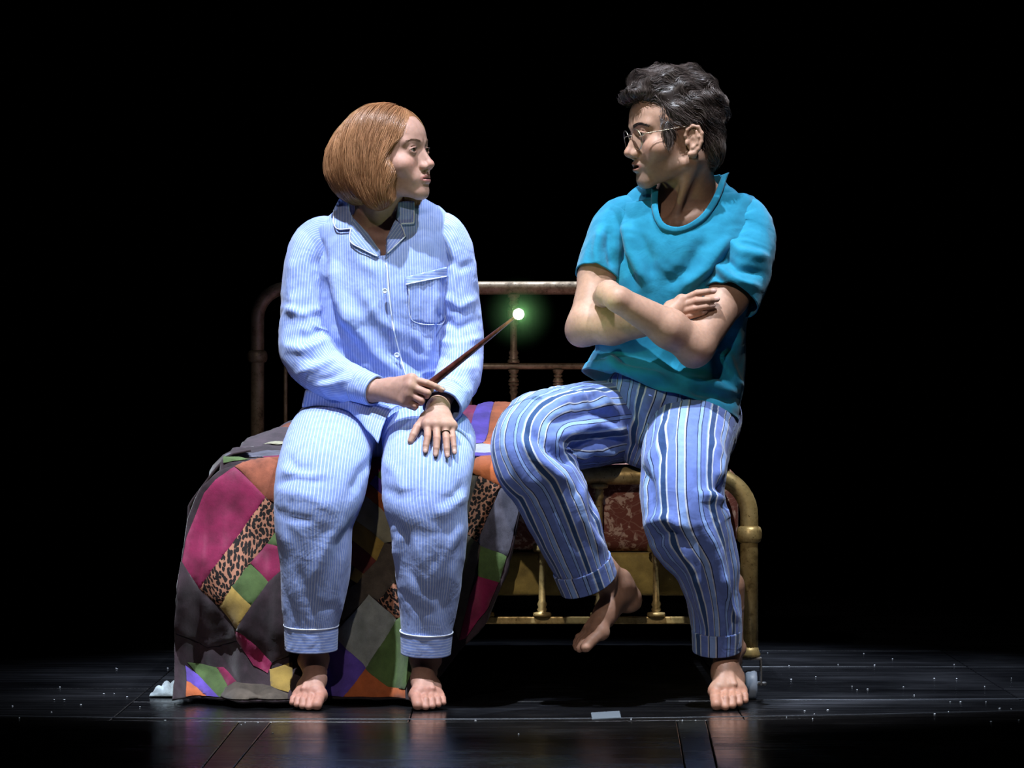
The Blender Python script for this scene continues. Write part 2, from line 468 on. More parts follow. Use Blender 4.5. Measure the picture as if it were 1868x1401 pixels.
# ================================================================== bed
bed = empty('brass_bed', (-0.081, 0.0, 0))
tag(bed, 'old brass bed frame with curved tubular ends and turned spindles on caster wheels', 'bed')
XL_, XR_ = -0.7025, 0.541
def bend_path(z0, z1, R, Y):
    P = [(XL_, Y, z0), (XL_, Y, z1 - R)]
    for a in np.linspace(0, 90, 11)[1:]:
        a = math.radians(a); P.append((XL_ + R - R * math.cos(a), Y, z1 - R + R * math.sin(a)))
    for a in np.linspace(90, 0, 11):
        a = math.radians(a); P.append((XR_ - R + R * math.cos(a), Y, z1 - R + R * math.sin(a)))
    P.append((XR_, Y, z0)); return np.array(P)
def ball(c, r, h, n=24):      # collar lathe about Z
    pr = [(r * .72, -h), (r * .9, -h * .85), (r, -h * .45), (r * 1.02, 0), (r, h * .45), (r * .9, h * .85), (r * .72, h)]
    return lathe(pr, n, c)
foot = obj('foot_tube', *tube(bend_path(0.115, 0.511, 0.092, 0.0), 0.0205, 24), M_brass, bed)
head = obj('head_tube', *tube(bend_path(0.115, 0.985, 0.085, 2.0), 0.0185, 24), M_brass_dull, bed)
for x in (XL_, XR_):
    obj('collar', *ball((x, 0.0, 0.377), 0.0285, 0.019), M_brass, foot)
    obj('collar', *ball((x, 2.0, 0.796), 0.0270, 0.017), M_brass_dull, head)
    obj('collar', *ball((x, 2.0, 0.377), 0.0270, 0.017), M_brass_dull, head)
def spindle(x, Y, z0, z1, mat, parent, r=0.0085, marks=(0.0, 0.5, 1.0), name='spindle', kr=2.0):
    """turned rod: plain shaft with ringed knops at the given heights"""
    L = z1 - z0; pts = {0.0: r, L: r}
    prof = []
    def knop(z, up):
        s = 1 if up else -1
        return [(z + s * 0.000, kr * r * 0.95), (z + s * 0.004, kr * r), (z + s * 0.009, kr * r * 0.92), (z + s * 0.011, r * 1.05), (z + s * 0.016, r * 1.45), (z + s * 0.021, r * 1.05), (z + s * 0.028, r * 1.4), (z + s * 0.036, r * 0.95)]
    for m in marks:
        z = m * L
        if m < 0.02: prof += knop(0.0, True)
        elif m > 0.98: prof += knop(L, False)
        else:
            prof += knop(z, False)[::-1][:-1] + knop(z, True)
    prof = sorted(prof, key=lambda q: q[0])
    full = [(prof[0][0], 0.0005)] + prof + [(prof[-1][0], 0.0005)]
    return obj(name, *lathe([(b, z0 + a) for a, b in full], 14, (x, Y, 0)), mat, parent)
for k in range(9):
    px = 1301 - 104 * k
    spindle((px - 934) * 0.00125, 0.0, 0.190, 0.492, M_brass, foot, 0.0082, (0.0, 0.52, 1.0), kr=2.6)
bm = bmesh.new(); box_bm(bm, ((XL_ + XR_) / 2, 0.004, 0.181), (XR_ - XL_, 0.012, 0.017), 0.003)
bm_obj('lower_rail', bm, M_brass, foot)
kH = 11.5 / 7600
obj('middle_rail', *tube([((521 - 934) * kH, 2.0, 0.769), ((1290 - 470 - 300 + 700 - 934 + 0) * kH + 0.0, 2.0, 0.769)], 0.0085, 14), M_brass_dull, head)
for px in (937 - 81 * 4, 937 - 81 * 3, 937 - 81 * 2, 937 - 81, 937, 937 + 81, 937 + 162, 937 + 243):
    spindle((px - 934) * kH, 2.0, 0.26, 0.760, M_brass_dull, head, 0.0085, (0.0, 0.93, 1.0), kr=1.75)
spindle((937 - 934) * kH, 2.0, 0.778, 0.968, M_brass_dull, head, 0.0100, (0.0, 0.72, 1.0), kr=1.7)
for px in (521, 1353):
    x = (px - 934) * kH if px < 900 else -2 * 0.081 - (521 - 934) * kH
    obj('side_rod', *tube([(x, 2.0, 0.26), (x, 2.0, 0.775), (x, 2.0, 0.968)], 0.0052, 12), M_brass_dull, head)
    obj('knop', *ball((x + (0.014 if px < 900 else -0.014), 2.0, 0.769), 0.014, 0.011), M_brass_dull, head)
bm = bmesh.new(); box_bm(bm, ((XL_ + XR_) / 2, 2.004, 0.255), (XR_ - XL_, 0.012, 0.017), 0.003); bm_obj('lower_rail', bm, M_brass_dull, head)
for x in (XL_ + 0.0, XR_ - 0.0):
    bm = bmesh.new(); box_bm(bm, (x, 1.0, 0.225), (0.022, 1.99, 0.045), 0.003); bm_obj('side_rail', bm, M_brass_dull, bed)
for x, sx in ((XL_, -1), (XR_, 1)):
    for Y in (0.0, 2.0):
        cap_ = obj('post_cap', *lathe([(0.006, 0.097), (0.024, 0.098), (0.026, 0.104), (0.022, 0.112), (0.0205, 0.120)], 20, (x, Y, 0)), M_brass, bed)
        bm = bmesh.new()
        box_bm(bm, (x + 0.004 * sx, Y, 0.094), (0.048, 0.030, 0.006), 0.0012)
        for s in (-1, 1): box_bm(bm, (x + 0.004 * sx + s * 0.0225, Y, 0.064), (0.0045, 0.030, 0.062), 0.0012)
        br = bm_obj('caster_bracket', bm, M_steel, bed)
        wh = obj('caster_wheel', *lathe([(0.008, -0.014), (0.030, -0.013), (0.0335, -0.008), (0.0335, 0.008), (0.030, 0.013), (0.008, 0.014)], 28, (x + 0.004 * sx, Y, 0.034), 'X'), M_wheel, bed)
        obj('axle_bolt', *lathe([(0.003, -0.034), (0.0055, -0.033), (0.0055, 0.033), (0.003, 0.036)], 10, (x + 0.004 * sx, Y, 0.036), 'X'), M_steel, br)

# ------------------------------------------------------------------ mattress and gold base cloth
def m_leaf():
    t = NT('red_leaf_print', rough=0.85, spec=0.2)
    v = t.coord()
    wv = t.n('TexNoise'); wv.inputs['Scale'].default_value = 9; t.l(v, wv.inputs['Vector'])
    warped = t.n('VectorMath', operation='MULTIPLY_ADD'); t.l(wv.outputs['Color'], warped.inputs[0]); warped.inputs[1].default_value = (.12, .12, .12); t.l(v, warped.inputs[2])
    vo = t.n('TexVoronoi', feature='DISTANCE_TO_EDGE'); vo.inputs['Scale'].default_value = 24; t.l(t.scaled(warped.outputs[0], (1.0, 1.0, 2.2)), vo.inputs['Vector'])
    no = t.noise(38, 5, 0.7, v, 1.6)
    no2 = t.noise(12, 3, 0.6, v, 2.0)
    lines = t.ramp(vo.outputs['Distance'], [(0.0, 1.0), (0.05, 0.0)])
    leaf = t.math('MULTIPLY', t.ramp(no.outputs[0], [(0.47, 0.0), (0.50, 1.0)]), t.ramp(no2.outputs[0], [(0.50, 0.0), (0.54, 1.0)]))
    f = t.math('MAXIMUM', t.math('MULTIPLY', lines, 0.28), leaf)
    t.color(t.mix(f, (0.215, 0.066, 0.046, 1), (0.60, 0.40, 0.30, 1))); t.bump(no.outputs[0], 0.1, 0.001)
    return t
M_leaf = m_leaf()
def m_cloth(name, c, var=0.25, rough=0.85, weave=700, sheen=0.2):
    t = NT(name, rough=rough, spec=0.2)
    n = t.noise(22, 5, 0.6); wv = t.noise(weave, 2, 0.5)
    f = t.math('ADD', t.math('MULTIPLY', n.outputs[0], 0.75), t.math('MULTIPLY', wv.outputs[0], 0.25))
    d = lambda k: (min(c[0] * k, 1), min(c[1] * k, 1), min(c[2] * k, 1), 1)
    t.color(t.ramp(f, [(0.30, d(1 - var * 1.6)), (0.5, d(1)), (0.7, d(1 + var * 1.6))]))
    t.b.inputs['Sheen Weight'].default_value = sheen
    b = t.bump(n.outputs[0], 0.25, 0.006); t.bump(wv.outputs[0], 0.25, 0.0008, b)
    return t
M_gold = m_cloth('gold_brocade', (0.36, 0.26, 0.070), 0.35, 0.6)

def rounded_slab(name, x0, x1, y0, y1, z0, z1, r, mat, sag=0.0):
    bm = bmesh.new(); box_bm(bm, ((x0 + x1) / 2, (y0 + y1) / 2, (z0 + z1) / 2), (x1 - x0, y1 - y0, z1 - z0))
    bmesh.ops.bevel(bm, geom=list(bm.edges), offset=r, segments=5, affect='EDGES', profile=0.5)
    return bm_obj(name, bm, mat, None, True)
mt = rounded_slab('mattress', XL_ + 0.035, 0.520, 0.032, 1.96, 0.336, 0.533, 0.045, M_leaf)
tag(mt, 'mattress with brick-red leaf-print cover lying in the brass bed', 'mattress')
bs = rounded_slab('base_cushion', XL_ + 0.035, 0.515, 0.040, 1.96, 0.235, 0.334, 0.012, M_gold)
tag(bs, 'dull gold cloth-covered base under the red leaf-print mattress', 'bed base')

# ================================================================== patchwork quilt
def m_leopard():
    t = NT('leopard_print', rough=0.8, spec=0.2)
    v = t.coord()
    vo = t.n('TexVoronoi', feature='F1', voronoi_dimensions='2D'); vo.inputs['Scale'].default_value = 125; vo.inputs['Randomness'].default_value = 0.75
    wn = t.noise(55, 2, 0.5, v)
    wp = t.n('VectorMath', operation='MULTIPLY_ADD'); t.l(wn.outputs['Color'], wp.inputs[0]); wp.inputs[1].default_value = (.009, .009, .009); t.l(v, wp.inputs[2])
    sx = t.n('SeparateXYZ'); t.l(wp.outputs[0], sx.inputs[0]); cb = t.n('CombineXYZ'); t.l(sx.outputs[0], cb.inputs[0]); t.l(t.math('SUBTRACT', sx.outputs[2], sx.outputs[1]), cb.inputs[1]); t.l(cb.outputs[0], vo.inputs['Vector'])
    s = t.ramp(vo.outputs['Distance'], [(0.43, (0.008, 0.006, 0.006, 1)), (0.47, (0.30, 0.135, 0.085, 1))])
    t.color(s); t.bump(t.noise(500, 2).outputs[0], 0.2, 0.0006); return t
QM = {
    'magenta': m_cloth('quilt_magenta', (0.1700, 0.0070, 0.0480), 0.3, 0.62),
    'leopard': m_leopard(),
    'green': m_cloth('quilt_green', (0.0612, 0.1044, 0.0324), 0.3),
    'gold': m_cloth('quilt_gold', (0.2592, 0.1728, 0.0396), 0.25),
    'purple': m_cloth('quilt_purple', (0.0828, 0.0468, 0.2880), 0.25),
    'orange': m_cloth('quilt_orange', (0.3312, 0.0828, 0.0252), 0.25),
    'rust': m_cloth('quilt_rust', (0.2376, 0.0720, 0.0396), 0.35),
    'maroon': m_cloth('quilt_maroon', (0.1080, 0.0216, 0.0180), 0.25),
    'cream': m_cloth('quilt_cream', (0.2448, 0.2304, 0.1584), 0.2),
    'pale': m_cloth('quilt_pale_grey', (0.2160, 0.2376, 0.2304), 0.25),
    'slate': m_cloth('quilt_slate', (0.0792, 0.0792, 0.1080), 0.45),
    'taupe': m_cloth('quilt_taupe', (0.0684, 0.0540, 0.0418), 0.4),
    'plum': m_cloth('quilt_plum', (0.0230, 0.0130, 0.0180), 0.5),
    'white': m_cloth('quilt_white', (0.3960, 0.3960, 0.4320), 0.1),
    'pink': m_cloth('quilt_pink', (0.3024, 0.0216, 0.1368), 0.2),
}
rows = np.array([  # Y, Z along the quilt from the pillow end to the hem
    (1.86, 0.555), (1.55, 0.562), (1.10, 0.560), (0.60, 0.560), (0.25, 0.556), (0.04, 0.553), (-0.024, 0.540), (-0.050, 0.500),
    (-0.062, 0.42), (-0.080, 0.30), (-0.105, 0.15), (-0.125, 0.060), (-0.150, 0.016)])
qc = catmull(np.c_[rows[:, :1], np.zeros(len(rows)), rows[:, 1:]], 500)[:, [0, 2]]
qs = np.r_[0, np.cumsum(np.linalg.norm(np.diff(qc, axis=0), axis=1))]
k0 = np.argmin(np.abs(qc[:, 0] + 0.024) + (qc[:, 1] < 0.5)); qs = qs - qs[k0]      # v = 0 at the bed's front edge
fm = slice(k0, len(qc))
def v_of_z(z): return np.interp(-z, -qc[fm][:, 1], qs[fm])
def v_of_y(y): return np.interp(-y, -qc[:k0 + 1, 0], qs[:k0 + 1])
def S_quilt(X, v, off=0.0):
    Y = np.interp(v, qs, qc[:, 0]); Z = np.interp(v, qs, qc[:, 1])
    dn = np.clip(v / 0.55, 0, 1)                                        # 0 at the edge .. 1 at the hem
    f = 0.030 * np.cos(X * 21 + 0.6 + 1.1 * dn) + 0.018 * np.cos(X * 47 + 2.0 - 1.5 * dn) + 0.010 * np.cos(X * 83 + 3 * dn)
    diag = np.sin((X * 0.75 - v * 0.55) * 70 + 1.5 * np.sin(X * 17)); f = f + 0.007 * (1 - np.abs(diag)) ** 2 * np.clip(np.sin(v * 9 + X * 5), 0, 1)
    f += 0.035 * np.exp(-((X + 0.735) / 0.05) ** 2) * dn ** 0.5         # left corner folds back
    f -= 0.045 * np.exp(-((X + 0.60 - 0.03 * dn) / 0.10) ** 2) * dn
    f -= 0.030 * np.exp(-((X + 0.33) / 0.10) ** 2) * dn * (1 - 0.4 * dn)
    f += 0.022 * np.exp(-((X + 0.505) / 0.035) ** 2 - ((v - 0.35) / 0.12) ** 2)
    f += 0.026 * np.exp(-((X + 0.42 + 0.3 * (v - 0.4)) / 0.05) ** 2 - ((v - 0.43) / 0.05) ** 2)   # deep scoop above the left hem
    lf = 1 / (1 + np.exp((X + 0.40) / 0.03))
    f += lf * (-0.060 * np.exp(-((v - 0.30 - 0.25 * (X + 0.6)) / 0.10) ** 2) + 0.022 * np.exp(-((v - 0.455 - 0.10 * (X + 0.6)) / 0.055) ** 2) - 0.045 * np.exp(-((v - 0.56) / 0.05) ** 2))
    P3 = np.stack([X * 9, v * 6, X * 0], -1).reshape(-1, 3)
    cr = fbm(P3 * 2.2, 3, 4).reshape(np.shape(X))
    Yo = Y + f * dn ** 0.8 + 0.012 * cr * np.clip(0.25 + dn, 0, 1)
    hem = np.clip((v - qs[-1] + 0.10) / 0.10, 0, 1)
    top = v < 0
    y_ = Y
    hump = 0.105 * np.exp(-((y_ - 1.62) / 0.20) ** 2) * (1 / (1 + np.exp((-0.62 - X) / 0.028))) * (0.85 + 0.15 * np.cos(X * 6))
    hump += 0.045 * np.exp(-((y_ - 0.75) / 0.10) ** 2 - ((X + 0.56) / 0.11) ** 2)
    hump += 0.105 * np.exp(-((y_ - 0.95) / 0.12) ** 2 - ((X - 0.065) / 0.075) ** 2)
    hump += 0.018 * np.exp(-((y_ - 0.30) / 0.10) ** 2) * (0.5 + 0.5 * np.cos(X * 13 + 1))
    hump += 0.008 * cr
    sidefall = np.clip((-0.655 - X) / 0.06, 0, 1) ** 2 * 0.07
    Zo = Z + np.where(top, (hump - sidefall) * np.clip(-v / 0.10, 0, 1), 0)
    Zo = Zo + np.where(top, 0, -0.03 * np.clip((-0.60 - X) / 0.09, 0, 1) ** 2 * np.clip(1 - v / 0.1, 0, 1) ** 2)
    Zo = np.maximum(Zo, 0.004 + 0.004 * (1 + cr) * hem)
    P = np.stack([X, Yo, Zo], -1)
    return P
def quilt_edges(v):
    vv = np.array([-1.9, -1.5, -0.6, -0.10, 0.0, 0.06, 0.13, 0.26, 0.37, 0.44, 0.60])
    L = np.array([-.665, -.66, -.66, -.655, -.664, -.706, -.732, -.750, -.760, -.762, -.755])
    R = np.array([.12, .12, .13, .10, .07, .035, .015, -.012, -.055, -.12, -.24])
    return np.interp(v, vv, L), np.interp(v, vv, R)
quilt = empty('patchwork_quilt', (-0.35, -0.05, 0.0))
tag(quilt, 'patchwork quilt of magenta, leopard-print, green and orange patches draped over the bed to the floor', 'quilt')
nv_, nu_ = 340, 150
vv = np.r_[np.linspace(qs[0], -0.12, 150), np.linspace(-0.118, qs[-1], nv_ - 150)]
U = np.linspace(0, 1, nu_)
l_, r_ = quilt_edges(vv)
Xg = l_[:, None] + (r_ - l_)[:, None] * U[None]; Vg = np.repeat(vv[:, None], nu_, 1)
P = S_quilt(Xg, Vg).reshape(-1, 3)
base = obj('backing_cloth', P, grid_faces(nv_, nu_, False)[:, ::-1].copy(), QM['plum'], quilt); solidify(base, 0.006, -1)
# the part that hangs down the far left side of the bed
def S_side(Y, T):
    X = np.interp(T, [0, 0.06, 0.13, 0.25, 1.0], [-0.625, -0.668, -0.703, -0.712, -0.752]) - 0.014 * np.cos(Y * 17 + 0.8 * T) * np.clip(T * 1.4 - 0.15, 0, 1) - 0.006 * np.cos(Y * 41) * np.clip(T - 0.2, 0, 1)
    X = X + np.clip(1 - Y / 0.25, 0, 1) * np.interp(T, [0, 0.06, 0.13, 0.25, 0.45, 1.0], [0.03, 0.022, 0.026, -0.019, -0.012, 0.0])
    Z = np.interp(T, [0, 0.06, 0.13, 0.25, 1.0], [0.566, 0.556, 0.520, 0.445, 0.010])
    return np.stack([X, Y, Z], -1)
Yg, Tg = np.meshgrid(np.linspace(0.0, 1.84, 90), np.linspace(0, 1, 44), indexing='ij')
sd = obj('side_drop', S_side(Yg, Tg).reshape(-1, 3), grid_faces(90, 44, False), QM['plum'], quilt); solidify(sd, 0.005, -1)
rq = random.Random(9)
for i in range(6):
    for j in range(2):
        kd = rq.choice(['magenta', 'taupe', 'purple', 'slate', 'rust', 'slate', 'taupe', 'maroon', 'green']) if i else 'green'
        y0, t0 = 0.03 + 0.30 * i + rq.uniform(0, 0.03), 0.16 + 0.42 * j + rq.uniform(0, 0.03)
        Yp, Tp = np.meshgrid(np.linspace(y0, y0 + 0.26, 26), np.linspace(t0, t0 + 0.38, 18), indexing='ij')
        Pp = S_side(Yp, Tp).reshape(-1, 3) + np.array([-0.0035, 0, 0.0005]); obj('patch', Pp, grid_faces(26, 18, False), QM[kd], quilt)

def patch(kind, poly_xv):
    """one sewn patch: a polygon in (x, length) space, diced and laid on the quilt a little proud"""
    cx = np.mean(poly_xv, 0); poly_xv = [tuple(np.array(q) + 0.0022 * (np.array(q) - cx) / max(np.linalg.norm(np.array(q) - cx), 1e-6)) for q in poly_xv]
    patch.n = getattr(patch, 'n', 0) + 1
    bm = bmesh.new(); f = bm.faces.new([bm.verts.new((x, v, 0)) for x, v in poly_xv])
    lo = np.min(poly_xv, 0); hi = np.max(poly_xv, 0); st = 0.009
    for ax in (0, 1):
        no = (1, 0, 0) if ax == 0 else (0, 1, 0)
        for c in np.arange(math.floor(lo[ax] / st) * st + st, hi[ax], st):
            co = (c, 0, 0) if ax == 0 else (0, c, 0)
            bmesh.ops.bisect_plane(bm, geom=bm.verts[:] + bm.edges[:] + bm.faces[:], plane_co=co, plane_no=no, dist=1e-6)
    co = np.array([v.co[:] for v in bm.verts]); eL, eR = quilt_edges(co[:, 1])
    X = np.clip(co[:, 0], eL + 0.002, eR - 0.002); v = np.clip(co[:, 1], qs[0], qs[-1] - 0.002)
    e = 0.003
    P = S_quilt(X, v); du = S_quilt(X + e, v) - P; dv = S_quilt(X, v + e) - P
    N = norm(np.cross(dv, du)); N = np.where((N[:, 1:2] * -1 + N[:, 2:3]) < 0, -N, N)
    bd = np.array([vt.is_boundary for vt in bm.verts])
    P = P + N * (np.where(bd, 0.0016, 0.0042) + 0.0004 * (patch.n % 5))[:, None]
    for vt, p in zip(bm.verts, P): vt.co = p
    bmesh.ops.recalc_face_normals(bm, faces=bm.faces)
    me = bpy.data.meshes.new('patch'); bm.to_mesh(me); bm.free()
    pos = sum((pl.normal.z - pl.normal.y) * pl.area for pl in me.polygons)
    if pos < 0: me.flip_normals()
    return link('patch', me, QM[kind], quilt)
def front(kind, pts):
    k = (CAM_D - 0.06) / FPX
    q = []
    for px, py in pts:
        x = (px - 934) * k; z = CAM_H - (py - 700.5) * k
        v = float(v_of_z(z)) if z < 0.54 else -(z - 0.54) * 3.0
        q.append((x, v))
    return patch(kind, q)
def topp(kind, pts): return patch(kind, [(x, float(v_of_y(y))) for x, y in pts])
F_ = [
 ('magenta', [(425, 852), (483, 908), (440, 970), (366, 1073), (334, 1022), (340, 985), (372, 900), (392, 872)]),
 ('leopard', [(484, 909), (530, 952), (505, 970), (455, 1032), (405, 1103), (367, 1072)]),
 ('green', [(506, 971), (531, 953), (560, 975), (536, 1000), (490, 992)]),
 ('magenta', [(489, 993), (535, 1001), (520, 1035), (494, 1059), (461, 1026)]),
 ('green', [(458, 1028), (493, 1060), (462, 1101), (428, 1067)]),
 ('gold', [(427, 1068), (461, 1102), (437, 1142), (406, 1104)]),
 ('magenta', [(434, 1148), (449, 1153), (500, 1204), (492, 1223), (465, 1208), (437, 1162)]),
 ('plum', [(334, 1024), (365, 1075), (404, 1106), (433, 1146), (436, 1164), (380, 1180), (325, 1150), (325, 1060)]),
 ('plum', [(463, 1102), (494, 1061), (521, 1036), (540, 1060), (545, 1180), (501, 1203), (450, 1152), (439, 1144)]),
 ('green', [(344, 1208), (397, 1218), (421, 1248), (408, 1272), (362, 1230)]),
 ('magenta', [(398, 1217), (411, 1217), (437, 1237), (422, 1246)]),
 ('purple', [(340, 1214), (361, 1231), (407, 1274), (384, 1276), (344, 1240)]),
 ('orange', [(343, 1242), (383, 1277), (366, 1281), (345, 1270)]),
 ('taupe', [(438, 1239), (500, 1246), (530, 1258), (530, 1276), (470, 1278), (410, 1275), (422, 1249)]),
 ('gold', [(497, 1218), (535, 1205), (540, 1256), (502, 1244)]),
 ('rust', [(428, 850), (484, 838), (512, 838), (530, 860), (526, 905), (500, 915), (485, 907)]),
 ('magenta', [(664, 846), (702, 838), (700, 853), (684, 868), (672, 882), (664, 902), (645, 900)]),
 ('green', [(686, 868), (702, 854), (715, 862), (702, 880)]),
 ('purple', [(675, 883), (686, 869), (703, 882), (716, 890), (700, 903)]),
 ('orange', [(673, 885), (699, 904), (715, 905), (712, 945), (695, 928), (666, 904)]),
 ('slate', [(660, 905), (665, 907), (645, 949), (620, 960), (610, 935)]),
 ('cream', [(667, 906), (696, 930), (712, 947), (720, 985), (702, 989), (648, 948)]),
 ('gold', [(648, 950), (701, 990), (687, 1022), (638, 980)]),
 ('maroon', [(637, 981), (686, 1023), (662, 1045), (620, 1010)]),
 ('gold', [(648, 1036), (662, 1047), (652, 1062), (641, 1054)]),
 ('taupe', [(663, 1047), (688, 1024), (702, 991), (730, 1000), (742, 1050), (718, 1064), (692, 1093), (675, 1083), (630, 1128), (600, 1100), (652, 1063)]),
 ('leopard', [(693, 1094), (719, 1065), (745, 1052), (750, 1110), (725, 1126)]),
 ('pale', [(674, 1085), (724, 1128), (671, 1215), (620, 1164), (624, 1144)]),
 ('green', [(724, 1131), (752, 1112), (760, 1200), (742, 1250), (708, 1247), (671, 1217)]),
 ('purple', [(619, 1166), (669, 1216), (628, 1278), (596, 1278), (590, 1200)]),
 ('orange', [(670, 1217), (707, 1248), (741, 1252), (742, 1284), (614, 1286), (630, 1277)]),
 ('plum', [(545, 1182), (590, 1198), (595, 1280), (531, 1280), (541, 1210)]),
 ('orange', [(855, 858), (880, 833), (900, 830), (930, 850), (934, 872), (914, 888), (872, 868)]),
 ('leopard', [(873, 870), (912, 888), (870, 988), (850, 974), (858, 916)]),
 ('magenta', [(916, 888), (935, 873), (945, 900), (930, 895)]),
 ('slate', [(914, 889), (929, 896), (946, 902), (944, 960), (926, 1014), (877, 995), (872, 986)]),
 ('green', [(876, 997), (924, 1015), (910, 1062), (872, 1050)]),
 ('magenta', [(871, 1052), (908, 1064), (886, 1110), (850, 1162), (838, 1165), (855, 1098)]),
 ('taupe', [(840, 870), (871, 870), (857, 916), (848, 974), (868, 990), (875, 998), (853, 1097), (836, 1166), (815, 1100), (812, 950)]),
]
for kind, pts in F_: front(kind, pts)
T_ = [
 ('slate', [(-0.66, 0.02), (-0.645, 0.20), (-0.52, 0.17), (-0.50, 0.10), (-0.58, 0.04), (-0.63, 0.01)]),
 ('green', [(-0.66, 0.012), (-0.632, 0.006), (-0.600, -0.010), (-0.655, -0.022)]),
 ('magenta', [(-0.57, 0.035), (-0.50, 0.09), (-0.44, 0.05), (-0.46, -0.005), (-0.52, -0.01)]),
 ('cream', [(-0.585, 0.30), (-0.47, 0.26), (-0.46, 0.36), (-0.56, 0.36)]),
 ('plum', [(-0.66, 0.55), (-0.645, 0.78), (-0.45, 0.80), (-0.45, 0.56)]),
 ('slate', [(-0.66, 0.40), (-0.64, 0.545), (-0.46, 0.545), (-0.47, 0.43)]),
 ('pink', [(-0.66, 0.80), (-0.66, 0.98), (-0.56, 0.98), (-0.56, 0.82)]),
 ('green', [(-0.555, 0.82), (-0.555, 1.0), (-0.50, 1.0), (-0.49, 0.83)]),
 ('pink', [(-0.48, 0.83), (-0.49, 1.0), (-0.40, 1.0), (-0.40, 0.83)]),
 ('rust', [(-0.62, 1.28), (-0.62, 1.56), (-0.47, 1.56), (-0.47, 1.28)]),
 ('purple', [(-0.465, 1.28), (-0.465, 1.56), (-0.40, 1.56), (-0.40, 1.28)]),
 ('slate', [(-0.66, 1.57), (-0.66, 1.75), (-0.30, 1.75), (-0.30, 1.57)]),
 ('white', [(-0.085, 0.12), (-0.09, 0.28), (0.03, 0.30), (0.02, 0.10)]),
 ('purple', [(-0.10, 0.02), (-0.10, 0.11), (-0.03, 0.11), (-0.055, 0.02)]),
 ('orange', [(-0.11, 0.62), (-0.05, 0.98), (0.02, 0.98), (0.00, 0.62)]),
 ('purple', [(-0.16, 0.62), (-0.11, 0.98), (-0.06, 0.98), (-0.115, 0.62)]),
 ('pink', [(0.01, 0.62), (0.025, 1.05), (0.125, 1.05), (0.125, 0.62)]),
 ('orange', [(-0.075, 1.22), (-0.045, 1.66), (0.012, 1.66), (-0.008, 1.22)]),
 ('purple', [(-0.13, 1.22), (-0.085, 1.66), (-0.046, 1.66), (-0.077, 1.22)]),
 ('pink', [(-0.006, 1.22), (0.014, 1.68), (0.12, 1.68), (0.12, 1.22)]),
 ('magenta', [(-0.22, 1.22), (-0.22, 1.60), (-0.09, 1.60), (-0.132, 1.22)]),
]
for kind, pts in T_: topp(kind, pts)

# crumpled pale cloth on the boards by the quilt's corner
def rag():
    c = np.array(list(fl(308, 1272)) + [0.0]); n, m = 26, 18
    a, b = np.meshgrid(np.linspace(-1, 1, n), np.linspace(-1, 1, m), indexing='ij')
    h = 0.022 * (1 - a ** 2 * .8) * (1 - b ** 2) + 0.010 * np.abs(np.sin(a * 5 + b * 3)) * (1 - b ** 2)
    V = np.stack([c[0] + a * 0.034 + 0.01 * b, c[1] + b * 0.06 + 0.05, 0.003 + h], -1).reshape(-1, 3)
    o = obj('cloth_rag', V, grid_faces(n, m, False), m_cloth('pale_rag', (0.26, 0.31, 0.33), 0.5)); solidify(o, 0.003, 0)
    tag(o, 'small crumpled pale cloth on the stage floor by the quilt corner', 'cloth')
rag()

# ================================================================== figures: shared anatomy
def rot(yaw, pitch, roll):
    a, b, c = (math.radians(x) for x in (yaw, pitch, roll))
    return np.array(Matrix.Rotation(a, 3, 'Z') @ Matrix.Rotation(b, 3, 'X') @ Matrix.Rotation(c, 3, 'Y'))
class Xf:
    def __init__(s, R, o, k): s.R, s.o, s.k = np.asarray(R), np.asarray(o, float), k
    def inv(s, p): return ((p - s.o) @ s.R) / s.k
    def fwd(s, q): return (np.asarray(q, float) * s.k) @ s.R.T + s.o

